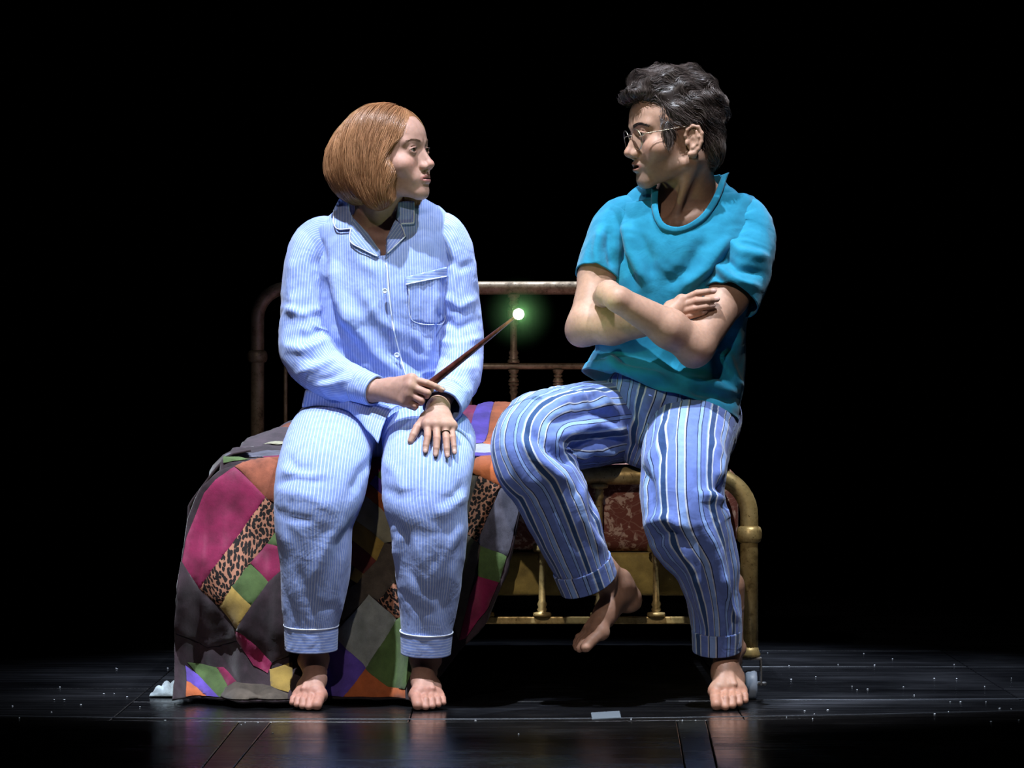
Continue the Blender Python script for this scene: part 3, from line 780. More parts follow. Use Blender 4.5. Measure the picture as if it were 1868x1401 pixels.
EYE = np.array([0.0315, -0.0775, 0.0165])
def face_sdf(q, male=False, mouth=0.0022):
    """head in its own frame: face to -Y, origin between the ears, metres for a 0.228 m head"""
    p = np.stack([np.abs(q[:, 0]), q[:, 1], q[:, 2]], -1)
    d = d_ell(p, (0, 0.004, 0.048), (0.0755, 0.095, 0.082))
    d = smin(d, d_ell(p, (0, -0.028, 0.050), (0.062, 0.068, 0.055)), 0.02)
    d = smin(d, d_ell(p, (0, -0.034, -0.010), (0.0625, 0.054, 0.062)), 0.022)
    d = smin(d, d_ell(p, (0.042, -0.056, -0.012), (0.025, 0.028, 0.021)), 0.018)          # cheekbone
    d = smin(d, d_cap(p, (0.045, -0.058, -0.022), (0.026, -0.072, -0.050), 0.017, 0.015), 0.018)   # cheek
    d = smin(d, d_ell(p, (0, -0.060, -0.050), (0.033, 0.037, 0.033)), 0.016)               # muzzle
    jw = 0.054 if male else 0.050
    d = smin(d, d_cap(p, (jw - 0.002, -0.006, -0.052 if male else -0.048), (0.015, -0.072, -0.084), 0.016, 0.013), 0.022)
    d = smin(d, d_ell(p, (0, -0.030, -0.055), (0.046, 0.045, 0.030)), 0.020)
    d = smin(d, d_ell(p, (0, -0.0765, -0.083), (0.021 if male else 0.017, 0.0165, 0.0165)), 0.014)   # chin
    d = smax(d, -d_ell(p, (0, -0.111, -0.0695), (0.028, 0.0135, 0.008)), 0.010)            # dip under the lip
    b = 0.011 if male else 0.0085
    d = smin(d, d_cap(p, (0.010, -0.0865, 0.032), (0.044, -0.074, 0.036), b, b * 0.8), 0.014)  # brow
    d = smax(d, -d_ell(p, (0.031, -0.106, 0.0145), (0.021, 0.020, 0.0145)), 0.014)          # socket
    d = smin(d, d_cap(p, (0, -0.0855, 0.024), (0, -0.106, -0.014), 0.0070, 0.0082), 0.009) # nose bridge
    d = smin(d, d_ell(p, (0, -0.1085, -0.0205), (0.0105, 0.0110, 0.0092)), 0.006)
    d = smin(d, d_ell(p, (0.0125, -0.0985, -0.0255), (0.0066, 0.0098, 0.0072)), 0.005)
    d = smin(d, d_cap(p, (0.007, -0.088, 0.006), (0.0125, -0.094, -0.020), 0.0060, 0.0062), 0.010)
    d = smin(d, d_cap(p, (0, -0.108, -0.026), (0, -0.098, -0.033), 0.0050, 0.0045), 0.005)
    d = smax(d, -d_ell(p, (0.0062, -0.1045, -0.0335), (0.0032, 0.0058, 0.0036)), 0.002)
    # eyelids
    d = smin(d, d_sph(p, EYE, 0.0149), 0.006)
    d = smax(d, -d_ell(p, EYE + (0.0005, -0.0150, -0.0008), (0.0132, 0.0090, 0.0038 if male else 0.0044)), 0.0016)
    cre = [EYE + (x, -0.0115 + abs(x) * .35, 0.0082 - 18 * x * x) for x in (-0.011, -0.005, 0.001, 0.007, 0.012)]
    d = smax(d, -d_chain(p, cre, [0.0008] * 5, 0.001), 0.0026)
    d = np.maximum(d, -d_sph(p, EYE, 0.0119))
    # lips
    up = [(0, -0.0960, -0.0468), (0.006, -0.0960, -0.0458), (0.015, -0.0920, -0.0490), (0.0235, -0.0850, -0.0520)]
    lw = [(0, -0.0955, -0.0578), (0.010, -0.0935, -0.0573), (0.0225, -0.0850, -0.0530)]
    d = smin(d, d_chain(p, up, [0.0050, 0.0050, 0.0042, 0.0022], 0.003), 0.0045)
    d = smin(d, d_chain(p, lw, [0.0060, 0.0056, 0.0022], 0.003), 0.0050)
    d = smax(d, -d_ell(p, (0, -0.0985, -0.0525), (0.0185, 0.0130, mouth)), 0.0018)
    d = smax(d, -d_cap(p, (0, -0.106, -0.0370), (0, -0.1045, -0.0425), 0.0020, 0.0024), 0.004)   # philtrum
    return d
def ear_sdf(q, side):
    p = np.stack([q[:, 0] * side, q[:, 1], q[:, 2] + 0.008], -1)
    hx = [(0.0735, 0.001, 0.002), (0.0750, -0.003, 0.013), (0.0785, 0.001, 0.025), (0.0825, 0.012, 0.0325), (0.0865, 0.024, 0.029),
          (0.0885, 0.0305, 0.015), (0.0870, 0.0285, -0.003), (0.0835, 0.0205, -0.0175), (0.0790, 0.012, -0.0265), (0.0755, 0.004, -0.0275)]
    d = d_chain(p, hx, [0.0034, 0.0036, 0.0036, 0.0036, 0.0036, 0.0036, 0.0036, 0.0044, 0.0062, 0.0055], 0.003)
    n = norm(np.array([0.90, -0.42, 0.05])); A = np.stack([n, norm(np.cross((0, 0, 1), n)), np.cross(n, norm(np.cross((0, 0, 1), n)))], 1)
    d = smin(d, d_ell(p, (0.0780, 0.0135, 0.002), (0.0036, 0.0165, 0.0275), A), 0.004)
    d = smin(d, d_chain(p, [(0.0845, 0.0195, 0.021), (0.0862, 0.0215, 0.008), (0.0845, 0.0185, -0.006), (0.0800, 0.0105, -0.0145)], [0.0026, 0.0032, 0.0032, 0.0034], 0.003), 0.004)
    d = smax(d, -d_ell(p, (0.0865, 0.0085, -0.001), (0.0080, 0.0075, 0.0095)), 0.003)
    d = smin(d, d_ell(p, (0.0760, -0.0010, -0.003), (0.0040, 0.0045, 0.0065)), 0.004)
    return d
def hand_sdf(p, wrist, wr, fingers, thumb, fr, palm_r, k=0.010):
    """fingers: list of chains [MCP, PIP, DIP, tip]; thumb chain [CMC, MCP, IP, tip]"""
    d = None
    for i, f in enumerate(fingers):
        e = d_cap(p, wrist, f[0], wr, palm_r)
        d = e if d is None else smin(d, e, k)
    for i in range(len(fingers) - 1):
        d = smin(d, d_cap(p, fingers[i][0], fingers[i + 1][0], palm_r, palm_r), k)
        d = smin(d, d_cap(p, 0.5 * (np.asarray(wrist) + fingers[i][0]), 0.5 * (np.asarray(wrist) + fingers[i + 1][0]), palm_r, palm_r), k)
    d = smin(d, d_cap(p, wrist, thumb[0], wr * 0.9, fr * 1.5), k)
    d = smin(d, d_cap(p, thumb[0], fingers[0][0], fr * 1.15, fr * 1.0), k)
    for i, f in enumerate(fingers):
        s = (1.0, 1.03, 0.98, 0.86)[i]
        c = d_chain(p, f, [fr * 1.08 * s, fr * 1.04 * s, fr * 0.93 * s, fr * 0.80 * s], 0.0008)
        d = smin(d, c, 0.0045)
    c = d_chain(p, thumb, [fr * 1.5, fr * 1.22, fr * 1.15, fr * 0.9], 0.001)
    return smin(d, c, 0.008)
def foot_sdf(q):
    """left foot in its own frame: toes to -Y, sole at z=0, ankle at the origin's top; metres for a 0.25 m foot"""
    d = d_ell(q, (0, 0.034, 0.030), (0.029, 0.031, 0.033))
    d = smin(d, d_cap(q, (0.0, 0.030, 0.045), (0.0, 0.024, 0.11), 0.022, 0.018), 0.018)          # achilles
    d = smin(d, d_cap(q, (-0.003, -0.002, 0.066), (-0.010, -0.062, 0.044), 0.031, 0.025), 0.02)
    d = smin(d, d_cap(q, (-0.010, -0.062, 0.044), (-0.014, -0.108, 0.026), 0.024, 0.020), 0.02)
    d = smin(d, d_ell(q, (0.014, -0.055, 0.022), (0.024, 0.062, 0.021)), 0.02)
    d = smin(d, d_cap(q, (-0.026, -0.112, 0.019), (0.028, -0.098, 0.015), 0.0185, 0.014), 0.016)  # ball
    d = smin(d, d_cap(q, (0.0, 0.012, 0.07), (0.0, 0.014, 0.22), 0.031, 0.037), 0.02)
    d = smin(d, d_ell(q, (-0.029, 0.004, 0.078), (0.010, 0.014, 0.014)), 0.008)
    d = smin(d, d_ell(q, (0.030, 0.012, 0.070), (0.010, 0.013, 0.014)), 0.008)
    for x0, x1 in ((-0.020, -0.004), (-0.002, 0.010), (0.010, 0.022)):                             # tendons
        d = smin(d, d_cap(q, (-0.006, -0.045, 0.066), (x1 - 0.006, -0.112, 0.037), 0.004, 0.0035), 0.008)
    toes = [((-0.0270, -0.118, 0.021), (-0.0255, -0.150, 0.0185), (-0.0235, -0.171, 0.0135), 0.0140, 0.0130, 0.0128),
            ((-0.0055, -0.124, 0.022), (-0.0050, -0.155, 0.0205), (-0.0045, -0.173, 0.0095), 0.0095, 0.0085, 0.0090),
            ((0.0100, -0.119, 0.020), (0.0110, -0.147, 0.0190), (0.0115, -0.164, 0.0088), 0.0090, 0.0080, 0.0085),
            ((0.0235, -0.111, 0.018), (0.0255, -0.136, 0.0175), (0.0262, -0.151, 0.0082), 0.0086, 0.0076, 0.0080),
            ((0.0350, -0.100, 0.015), (0.0380, -0.122, 0.0150), (0.0388, -0.135, 0.0078), 0.0084, 0.0074, 0.0076)]
    for a, b, c, r0, r1, r2 in toes:
        d = smin(d, d_chain(q, [a, b, c], [r0, r1, r2], 0.003), 0.005)
    return smax(d, -q[:, 2] + 0.0005, 0.006)

def m_skin(name, rough=0.46):
    t = NT(name, rough=rough + 0.10, spec=0.30)
    a = t.attr('skin'); v = t.coord()
    n = t.noise(120, 4, 0.6, v); n2 = t.noise(22, 3, 0.6, v)
    f = t.ramp(n2.outputs[0], [(0.35, 0.90), (0.65, 1.06)])
    c = t.mix(1.0, a.outputs['Color'], f, 'MULTIPLY')
    f2 = t.ramp(n.outputs[0], [(0.40, 0.90), (0.56, 1.0)])
    t.color(t.mix(1.0, c, f2, 'MULTIPLY'))
    t.b.inputs['Subsurface Weight'].default_value = 0.10
    t.b.inputs['Subsurface Radius'].default_value = (0.010, 0.004, 0.002)
    t.b.inputs['Subsurface Scale'].default_value = 0.6
    pn = t.noise(900, 2, 0.6, v); t.bump(pn.outputs[0], 0.12, 0.0006); return t
M_skin_w = m_skin('skin_fair'); M_skin_m = m_skin('skin_olive', 0.42)
def m_eye():
    t = NT('eyeball', rough=0.08, spec=0.6)
    v = t.coord(); sx = t.n('SeparateXYZ'); t.l(v, sx.inputs[0])
    r = t.math('SQRT', t.math('ADD', t.math('MULTIPLY', sx.outputs[0], sx.outputs[0]), t.math('MULTIPLY', sx.outputs[2], sx.outputs[2])))
    r = t.math('ADD', r, t.math('MULTIPLY', t.math('GREATER_THAN', sx.outputs[1], 0.0), 1.0))
    t.color(t.ramp(t.math('MULTIPLY', r, 80.0), [(0.0, (0.006, 0.005, 0.005, 1)), (0.17, (0.006, 0.005, 0.005, 1)), (0.19, (0.05, 0.035, 0.02, 1)), (0.43, (0.035, 0.025, 0.016, 1)), (0.48, (0.50, 0.46, 0.43, 1))]))
    return t
M_eye = m_eye()
def eyeballs(X, R_gaze, parent):
    for s in (-1, 1):
        V, F = lathe([(0.0117 * math.sin(a), -0.0117 * math.cos(a)) for a in np.linspace(0.02, math.pi - 0.02, 20)], 24)
        o = obj('eye', np.asarray(V)[:, [0, 2, 1]] * X.k, [f[::-1] for f in F], M_eye, None)
        c = X.fwd(EYE * (s, 1, 1))
        o.matrix_world = Matrix.Translation(c) @ Matrix(R_gaze.tolist()).to_4x4()
        o.parent = parent; bpy.context.view_layer.update(); o.matrix_parent_inverse = parent.matrix_world.inverted()

# ------------------------------------------------------------------ hair made of strands lying on a shaped volume
def m_hair(name, c0, c1, rough=0.34):
    t = NT(name, rough=rough, spec=0.5)
    a = t.attr('tint'); t.color(t.ramp(a.outputs['Fac'], [(0.0, c0), (1.0, c1)]))
    t.b.inputs['Anisotropic'].default_value = 0.4
    return t
def strands(fn, seeds, flow, length, steps, width, lift=0.002, seed=0, wob=0.0, taper=True, kill=None):
    """ribbon-like triangular strands traced along flow() on the surface fn=0"""
    rs = np.random.RandomState(seed); n = len(seeds)
    L = length(seeds) if callable(length) else np.full(n, length)
    L = L * rs.uniform(0.7, 1.15, n); off = rs.uniform(-0.35, 1.0, n) * lift
    P = seeds.copy(); path = []
    for k in range(steps):
        g, d = grad(fn, P, 0.001); P = P - g * (d - off * (0.5 + k / steps))[:, None]; path.append(P.copy())
        v = flow(P); v = v - g * np.sum(g * v, 1)[:, None]; v = norm(v)
        if wob: v = norm(v + wob * np.stack([fbm(P * 60 + 7 * c, 2, seed + c) for c in range(3)], -1) + wob * 0.5 * rs.randn(n, 1) * np.cross(v, g))
        P = P + v * (L / steps)[:, None]
    path = np.stack(path, 1)                                             # n, steps, 3
    if kill is not None:
        keep = ~kill(path.reshape(-1, 3)).reshape(n, steps).any(1); path = path[keep]; n = len(path); rs = np.random.RandomState(seed + 1)
    T = norm(np.gradient(path, axis=1)); g0 = norm(path - path.mean((0, 1)))
    A = norm(np.cross(T, g0)); B = np.cross(A, T)
    w = width * rs.uniform(0.6, 1.3, (n, 1, 1)) * (np.sin(np.linspace(0.25, 1.0 if taper else 0.75, steps) * math.pi) ** 0.6 + 0.08)[None, :, None]
    ring = np.stack([path + A * w, path - A * w, path + B * w * 0.9], 2)  # n, steps, 3, 3
    V = ring.reshape(-1, 3)
    b = (np.arange(n) * steps * 3)[:, None, None]; k = np.arange(steps - 1)[None, :, None] * 3; j = np.arange(3)[None, None, :]
    a0 = b + k + j; a1 = b + k + (j + 1) % 3; F = np.stack([a0, a1, a1 + 3, a0 + 3], -1).reshape(-1, 4)
    tint = np.repeat(rs.rand(n), steps * 3)
    return V, F, tint
def sample_surface(V, F, n, rs, mask=None):
    c = V[F].mean(1); a = np.linalg.norm(np.cross(V[F[:, 2]] - V[F[:, 0]], V[F[:, 3]] - V[F[:, 1]]), axis=1)
    if mask is not None: a = a * mask(c)
    i = rs.choice(len(F), n, p=a / a.sum()); u = rs.rand(n, 2)
    q = V[F[i]]; return (q[:, 0] * (1 - u[:, :1]) * (1 - u[:, 1:]) + q[:, 1] * u[:, :1] * (1 - u[:, 1:]) + q[:, 2] * u[:, :1] * u[:, 1:] + q[:, 3] * (1 - u[:, :1]) * u[:, 1:])

# ------------------------------------------------------------------ garments as lofts
def loft(rings, n, m, start=math.pi, pw=2.0):
    """rings: rows (cx,cy,cz, ra, rb, ax,ay,az) ; ra along the reference a, rb along T x a.
    Returns V (n*(m+1)), F, u (metres round), v (metres along), theta"""
    Q = catmull(np.asarray(rings, float), n); C = Q[:, :3]
    T = norm(np.gradient(C, axis=0)); a = Q[:, 5:8]; a = norm(a - T * np.sum(a * T, 1)[:, None]); b = np.cross(T, a)
    th = np.linspace(-math.pi, math.pi, m + 1) + 0.0
    ct, st = np.cos(th), np.sin(th); sg = lambda x: np.sign(x) * np.abs(x) ** (2.0 / pw)
    V = C[:, None] + a[:, None] * (Q[:, 3:4] * sg(ct)[None])[..., None] + b[:, None] * (Q[:, 4:5] * sg(st)[None])[..., None]
    s = np.r_[0, np.cumsum(np.linalg.norm(np.diff(C, axis=0), axis=1))]
    Rm = 0.5 * (Q[:, 3] + Q[:, 4])
    u = th[None] * np.full_like(Rm, Rm.max() * 0.92)[:, None]
    TH = np.repeat(th[None], n, 0)
    return V.reshape(-1, 3), grid_faces(n, m + 1, False), u.ravel(), np.repeat(s, m + 1), TH.ravel()
def ring(px, py, Y, ra, rb, a): return tuple(W(px, py, Y)) + (ra, rb) + tuple(a)
def loft_normals(V, F, n, m1):
    N = vnormals(V, F); G_ = N.reshape(n, m1, 3); e = norm(G_[:, 0] + G_[:, -1]); G_[:, 0] = e; G_[:, -1] = e
    return G_.reshape(-1, 3)
def orient_out(V, F, n, m1):
    c = V.reshape(n, m1, 3).mean(1); N = loft_normals(V, F, n, m1)
    s = np.sum((V.reshape(n, m1, 3) - c[:, None]) * N.reshape(n, m1, 3))
    return (F[:, ::-1].copy(), -N) if s < 0 else (F, N)
def garment(name, rings, n, m, mat, parent, folds=(), crumple=0.003, cs=(14, 14, 9), seed=0, pw=2.0, thick=0.0035, cut=None, ring_fold=None, extra=None):
    V, F, u, v, th = loft(rings, n, m, pw=pw); m1 = m + 1
    F, N = orient_out(V, F, n, m1)
    if extra is not None: V = V + N * extra(u, v, th, V)[:, None]
    wr = fbm(V * np.asarray(cs), 3, seed); wr2 = 1 - np.abs(fbm(V * np.asarray(cs) * 2.3 + 5, 2, seed + 9)) * 2
    rid = (1 - np.abs(fbm(np.stack([u * 5.0, v * 15 + 3 * fbm(V * 7, 2, seed + 3), u * 0], -1), 2, seed + 5)) * 2.2)
    V = V + N * (crumple * wr + crumple * 0.35 * wr2 + crumple * 0.75 * np.clip(rid, -0.5, 1) * np.clip(0.6 + 1.2 * vnoise(V * 6, seed + 8), 0, 1))[:, None]
    g = V.reshape(n, m1, 3); e = 0.5 * (g[:, 0] + g[:, -1]); g[:, 0] = e; g[:, -1] = e; V = g.reshape(-1, 3)
    if len(folds):
        N = loft_normals(V, F, n, m1); N = N if np.sum(N * norm(V - V.mean(0))) > 0 else -N
        V = strokes(V, N, folds)
    F0 = F
    if cut is not None:
        c = V[F].mean(1); F = F[~cut(c)]
    o = obj(name, V, F, mat, parent)
    vattr(o, 'u', u); vattr(o, 'v', v)
    if thick: solidify(o, thick, -1)
    return o, V, F0
def in_poly(p, poly):
    x, y = p[:, 0], p[:, 1]; r = np.zeros(len(p), bool); q = np.asarray(poly, float); j = len(q) - 1
    for i in range(len(q)):
        c = ((q[i, 1] > y) != (q[j, 1] > y)) & (x < (q[j, 0] - q[i, 0]) * (y - q[i, 1]) / (q[j, 1] - q[i, 1] + 1e-12) + q[i, 0]); r ^= c; j = i
    return r
class Front:
    """depth of the cloth that faces the stalls, looked up by photo pixel"""
    def __init__(s, clouds):
        P = np.vstack(clouds); p = PX(P); s.c = 6.0
        s.g = {}
        for (a, b), y in zip(np.floor(p / s.c).astype(int), P[:, 1]):
            k = (int(a), int(b)); s.g[k] = min(s.g.get(k, 9e9), y)
    def __call__(s, px, py):
        out = []
        for a, b in zip(np.atleast_1d(px), np.atleast_1d(py)):
            i, j = a / s.c - 0.5, b / s.c - 0.5; i0, j0 = math.floor(i), math.floor(j); acc = wt = 0.0
            for R in (1, 2, 4):
                for x in range(i0 - R + 1, i0 + R + 1):
                    for y in range(j0 - R + 1, j0 + R + 1):
                        if (x, y) in s.g:
                            w_ = max(1.2 * R - math.hypot(x - i, y - j), 0.02) ** 2; acc += w_ * s.g[(x, y)]; wt += w_
                if wt > 0: break
            out.append(acc / wt if wt else 0.0)
        return np.array(out)
def applique(name, poly, front_, lift, mat, parent, st=5.0, thick=0.002, liftfn=None, ang=0.0, bev=0.002):
    """piece of cloth sewn on the front of a garment; outline in photo pixels, laid on the garment's own depth"""
    bm = bmesh.new(); bm.faces.new([bm.verts.new((x, y, 0)) for x, y in poly])
    lo = np.min(poly, 0); hi = np.max(poly, 0)
    for ax in (0, 1):
        no = (1, 0, 0) if ax == 0 else (0, 1, 0)
        for c in np.arange(lo[ax] + st, hi[ax], st):
            bmesh.ops.bisect_plane(bm, geom=bm.verts[:] + bm.edges[:] + bm.faces[:], plane_co=(c, 0, 0) if ax == 0 else (0, c, 0), plane_no=no, dist=1e-5)
    co = np.array([v.co[:2] for v in bm.verts]); y = front_(co[:, 0], co[:, 1])
    L = np.full(len(co), lift) if liftfn is None else liftfn(co)
    ca, sa = math.cos(math.radians(ang)), math.sin(math.radians(ang)); U = (co[:, 0] * ca + co[:, 1] * sa) * 0.00125
    P = np.array([W(a, b, yy - l) for (a, b), yy, l in zip(co, y, L)])
    for v, p in zip(bm.verts, P): v.co = p
    bmesh.ops.recalc_face_normals(bm, faces=bm.faces)
    me = bpy.data.meshes.new(name); bm.to_mesh(me); bm.free()
    if sum(pl.normal.y * pl.area for pl in me.polygons) > 0: me.flip_normals()
    o = link(name, me, mat, parent); vattr(o, 'u', U); vattr(o, 'v', co[:, 1] * 0.00125)
    if thick: solidify(o, thick, -1)
    return o
def px_tube(name, poly, front_, lift, r, mat, parent, n=60, nseg=8):
    q = catmull(np.asarray(poly, float), n); y = front_(q[:, 0], q[:, 1])
    k = np.ones(5) / 5; y = np.convolve(np.pad(y, 2, 'edge'), k, 'valid')
    return obj(name, *tube(np.array([W(a, b, c - lift) for (a, b), c in zip(q, y)]), r, nseg), mat, parent)

M_nail = NT('fingernail', rough=0.3, spec=0.45, col=(0.47, 0.30, 0.26, 1))
def nails(chains, fr, dorsal, parent):
    for ch in chains:
        ax = norm(np.asarray(ch[3]) - ch[2]); up = norm(dorsal - ax * (dorsal @ ax)); sd = np.cross(ax, up)
        c = np.asarray(ch[3]) + ax * fr * 0.05 + up * fr * 0.62
        V, F = lathe([(math.sin(a), -math.cos(a)) for a in np.linspace(0.1, math.pi - 0.1, 8)], 12)
        V = np.asarray(V); obj('fingernail', c + V[:, :1] * sd * fr * 0.58 + V[:, 1:2] * ax * fr * 0.80 + V[:, 2:3] * up * fr * 0.24, F, M_nail, parent)

# ================================================================== the woman
def m_pinstripe(name, horiz=False):
    t = NT(name, rough=0.82, spec=0.18)
    u = t.attr('v' if horiz else 'u').outputs['Fac']
    wob = t.noise(7, 3, 0.5)
    uu = t.math('ADD', u, t.math('MULTIPLY', wob.outputs[0], 0.0016))
    s = t.math('FRACT', t.math('DIVIDE', uu, 0.0062))
    line = t.ramp(s, [(0.0, 0.0), (0.36, 0.0), (0.46, 1.0), (0.54, 1.0), (0.64, 0.0)])
    n = t.noise(60, 4, 0.6)
    base = t.ramp(n.outputs[0], [(0.35, (0.200, 0.290, 0.640, 1)), (0.65, (0.240, 0.340, 0.710, 1))])
    t.color(t.mix(t.math('MULTIPLY', line, 0.56), base, (0.80, 0.86, 0.97, 1)))
    t.b.inputs['Sheen Weight'].default_value = 0.15
    c1 = t.noise(17, 3, 0.5, None, 0.9); c2 = t.noise(60, 2, 0.5, None, 0.6); w3 = t.noise(1300, 1, 0.5)
    h = t.math('ADD', t.math('MULTIPLY', c1.outputs[0], 1.0), t.math('MULTIPLY', c2.outputs[0], 0.22))
    b = t.bump(h, 0.22, 0.014); t.bump(w3.outputs[0], 0.15, 0.0005, b)
    return t
M_pj = m_pinstripe('blue_pinstripe_cotton'); M_pjh = m_pinstripe('blue_pinstripe_cuff', True)
M_pipe = NT('white_piping', rough=0.7, spec=0.2, col=(0.72, 0.78, 0.90, 1))
M_button = NT('pale_button', rough=0.3, spec=0.5, col=(0.60, 0.70, 0.88, 1))

woman = empty('person', tuple(W(690, 1297, -0.2) * (1, 1, 0)))
tag(woman, 'barefoot person with ginger bob in pale blue pinstripe pyjamas sitting on the quilt', 'person')
WH = Xf(rot(62, -6, -2), W(710, 295, -0.02), 0.96)

def woman_head(p):
    d = face_sdf(WH.inv(p), False, 0.0015) * WH.k
    nk = d_chain(p, [WH.fwd((0, 0.018, -0.03)), W(690, 378, 0.035), W(692, 430, 0.085)], [0.052, 0.049, 0.058], 0.02)
    d = smin(d, nk, 0.014)
    d = smin(d, d_ell(p, W(693, 480, 0.085), (0.145, 0.084, 0.105)), 0.04)
    d = smin(d, d_cap(p, W(632, 428, 0.09), W(762, 422, 0.09), 0.034, 0.034), 0.03)
    d = smin(d, d_cap(p, W(705, 436, 0.012), W(757, 408, 0.035), 0.009, 0.008), 0.012)     # clavicles
    d = smin(d, d_cap(p, W(690, 436, 0.012), W(640, 412, 0.035), 0.009, 0.008), 0.012)
    ml = WH.fwd((-0.052, 0.022, -0.035)); d = smin(d, d_cap(p, ml, W(694, 428, 0.020), 0.012, 0.009), 0.012)
    ml = WH.fwd((0.052, 0.022, -0.035)); d = smin(d, d_cap(p, ml, W(701, 428, 0.020), 0.012, 0.009), 0.012)
    d = smax(d, -d_sph(p, W(697, 431, -0.018), 0.012), 0.012)
    return d
def face_color(P, X, base, lip, blush, stub=None):
    q = X.inv(P); a = np.abs(q[:, 0]); C = np.repeat(np.asarray(base, float)[None], len(P), 0)
    def blend(m, c):
        nonlocal C
        m = np.clip(m, 0, 1)[:, None]; C = C * (1 - m) + np.asarray(c) * m
    blend(0.55 * np.exp(-((a - 0.046) / 0.020) ** 2 - ((q[:, 2] + 0.020) / 0.017) ** 2 - ((q[:, 1] + 0.075) / 0.03) ** 2), blush)
    blend(0.45 * np.exp(-(a / 0.014) ** 2 - ((q[:, 2] + 0.022) / 0.012) ** 2 - ((q[:, 1] + 0.115) / 0.014) ** 2), blush)
    if stub is not None:
        fr = np.clip((-0.012 - q[:, 1]) / 0.02, 0, 1)
        m = np.clip((-0.030 + 0.18 * np.clip(a - 0.02, 0, 1) - q[:, 2]) / 0.018, 0, 1) * fr * np.clip((q[:, 2] + 0.125) / 0.03, 0, 1)
        m *= (q[:, 1] < 0.02)
        blend(0.62 * m, stub)
    lz = -0.0520 + 0.0 * a; hgt = 0.0098 * np.clip(1 - (a / 0.0255) ** 2, 0, 1) ** 0.6
    m = np.clip((hgt - np.abs(q[:, 2] - lz)) / 0.0016, 0, 1) * (a < 0.0255) * (q[:, 1] < -0.080)
    blend(0.85 * m, lip)
    m = np.clip((0.0030 - np.abs(q[:, 2] + 0.0525)) / 0.001, 0, 1) * (a < 0.019) * (q[:, 1] < -0.06) * (q[:, 1] > -0.0955)
    blend(0.85 * m, (0.03, 0.012, 0.012))
    e = np.linalg.norm((q - EYE * np.stack([np.sign(q[:, 0]), np.ones(len(q)), np.ones(len(q))], 1)) * (0.75, 0.6, 1.3), axis=1)
    blend(0.40 * np.exp(-(e / 0.0125) ** 4), np.asarray(base) * (0.62, 0.50, 0.48))
    return C
SK_W = (0.40, 0.232, 0.182)
# --- hands
wrR = W(678, 712, -0.165)
fR = [[W(751, 692, -0.225), W(779, 699, -0.238), W(794, 705, -0.236), W(806, 711, -0.230)],
      [W(749, 705, -0.232), W(780, 717, -0.246), W(778, 722, -0.222), W(764, 722, -0.205)],
      [W(746, 719, -0.230), W(769, 731, -0.242), W(767, 735, -0.219), W(754, 733, -0.203)],
      [W(739, 732, -0.224), W(758, 741, -0.233), W(756, 744, -0.214), W(745, 741, -0.200)]]
tR = [W(712, 700, -0.180), W(742, 697, -0.190), W(768, 704, -0.205), W(786, 711, -0.214)]
elR = W(575, 650, 0.02)
def hand_wr(p):
    d = hand_sdf(p, wrR, 0.0205, fR, tR, 0.0078, 0.0115)
    d = smin(d, d_cap(p, elR, wrR, 0.036, 0.0225), 0.012)
    return smin(d, d_cap(p, W(640, 695, -0.12), wrR + np.array([0, 0, 0.0]), 0.026, 0.023), 0.01)
wrL = W(799, 744, -0.200)
fL = [[W(780, 775, -0.258), W(780, 797, -0.283), W(777, 813, -0.294), W(776, 823, -0.299)],
      [W(796, 775, -0.262), W(797, 800, -0.288), W(796, 818, -0.300), W(795, 829, -0.304)],
      [W(812, 777, -0.258), W(814, 801, -0.285), W(815, 819, -0.298), W(816, 831, -0.303)],
      [W(824, 777, -0.248), W(826, 798, -0.272), W(828, 814, -0.283), W(829, 825, -0.288)]]
tL = [W(777, 762, -0.222), W(761, 780, -0.246), W(754, 794, -0.258), W(749, 805, -0.264)]
elL = W(842, 645, 0.05)
def hand_wl(p):
    d = hand_sdf(p, wrL, 0.0205, fL, tL, 0.0078, 0.0112)
    return smin(d, d_cap(p, elL, wrL, 0.036, 0.0225), 0.012)
# --- feet
def foot_at(toe_px, toe_Y, yaw, pitch, k, mirror, z0=0.0):
    R = rot(yaw, pitch, 0)
    o = np.array([0.0, 0, 0]); X = Xf(R, o, k)
    tip = X.fwd((0, -0.172, 0.0)); tgt = W(*toe_px, toe_Y)
    o = np.array([tgt[0] - tip[0], tgt[1] - tip[1], z0 - min(tip[2], 0)]); X = Xf(R, o, k)
    def fn(p):
        q = X.inv(p); q = q * np.array([-1.0, 1, 1]) if mirror else q
        return foot_sdf(q) * k
    return fn, X
fwR, XwR = foot_at((560, 1297), -0.318, -3, 13, 0.92, True)
fwL, XwL = foot_at((780, 1297), -0.318, 3, 13, 0.92, False)
def coarse_w(p):
    d = d_chain(p, [W(700, 720, 0.12), W(700, 600, 0.11), W(697, 480, 0.10)], [0.095, 0.085, 0.075], 0.03)
    for s, hip, kn, an in ((1, W(630, 775, 0.13), W(580, 905, -0.235), XwR.fwd((0, 0.012, 0.16))), (1, W(765, 775, 0.13), W(778, 905, -0.235), XwL.fwd((0, 0.012, 0.16)))):
        d = smin(d, d_chain(p, [hip, kn, an], [0.055, 0.048, 0.033], 0.02), 0.02)
    for sh, el in ((W(580, 450, 0.09), elR), (W(815, 440, 0.09), elL)):
        d = smin(d, d_chain(p, [W(697, 450, 0.10), sh, el], [0.05, 0.040, 0.034], 0.02), 0.02)
    return d
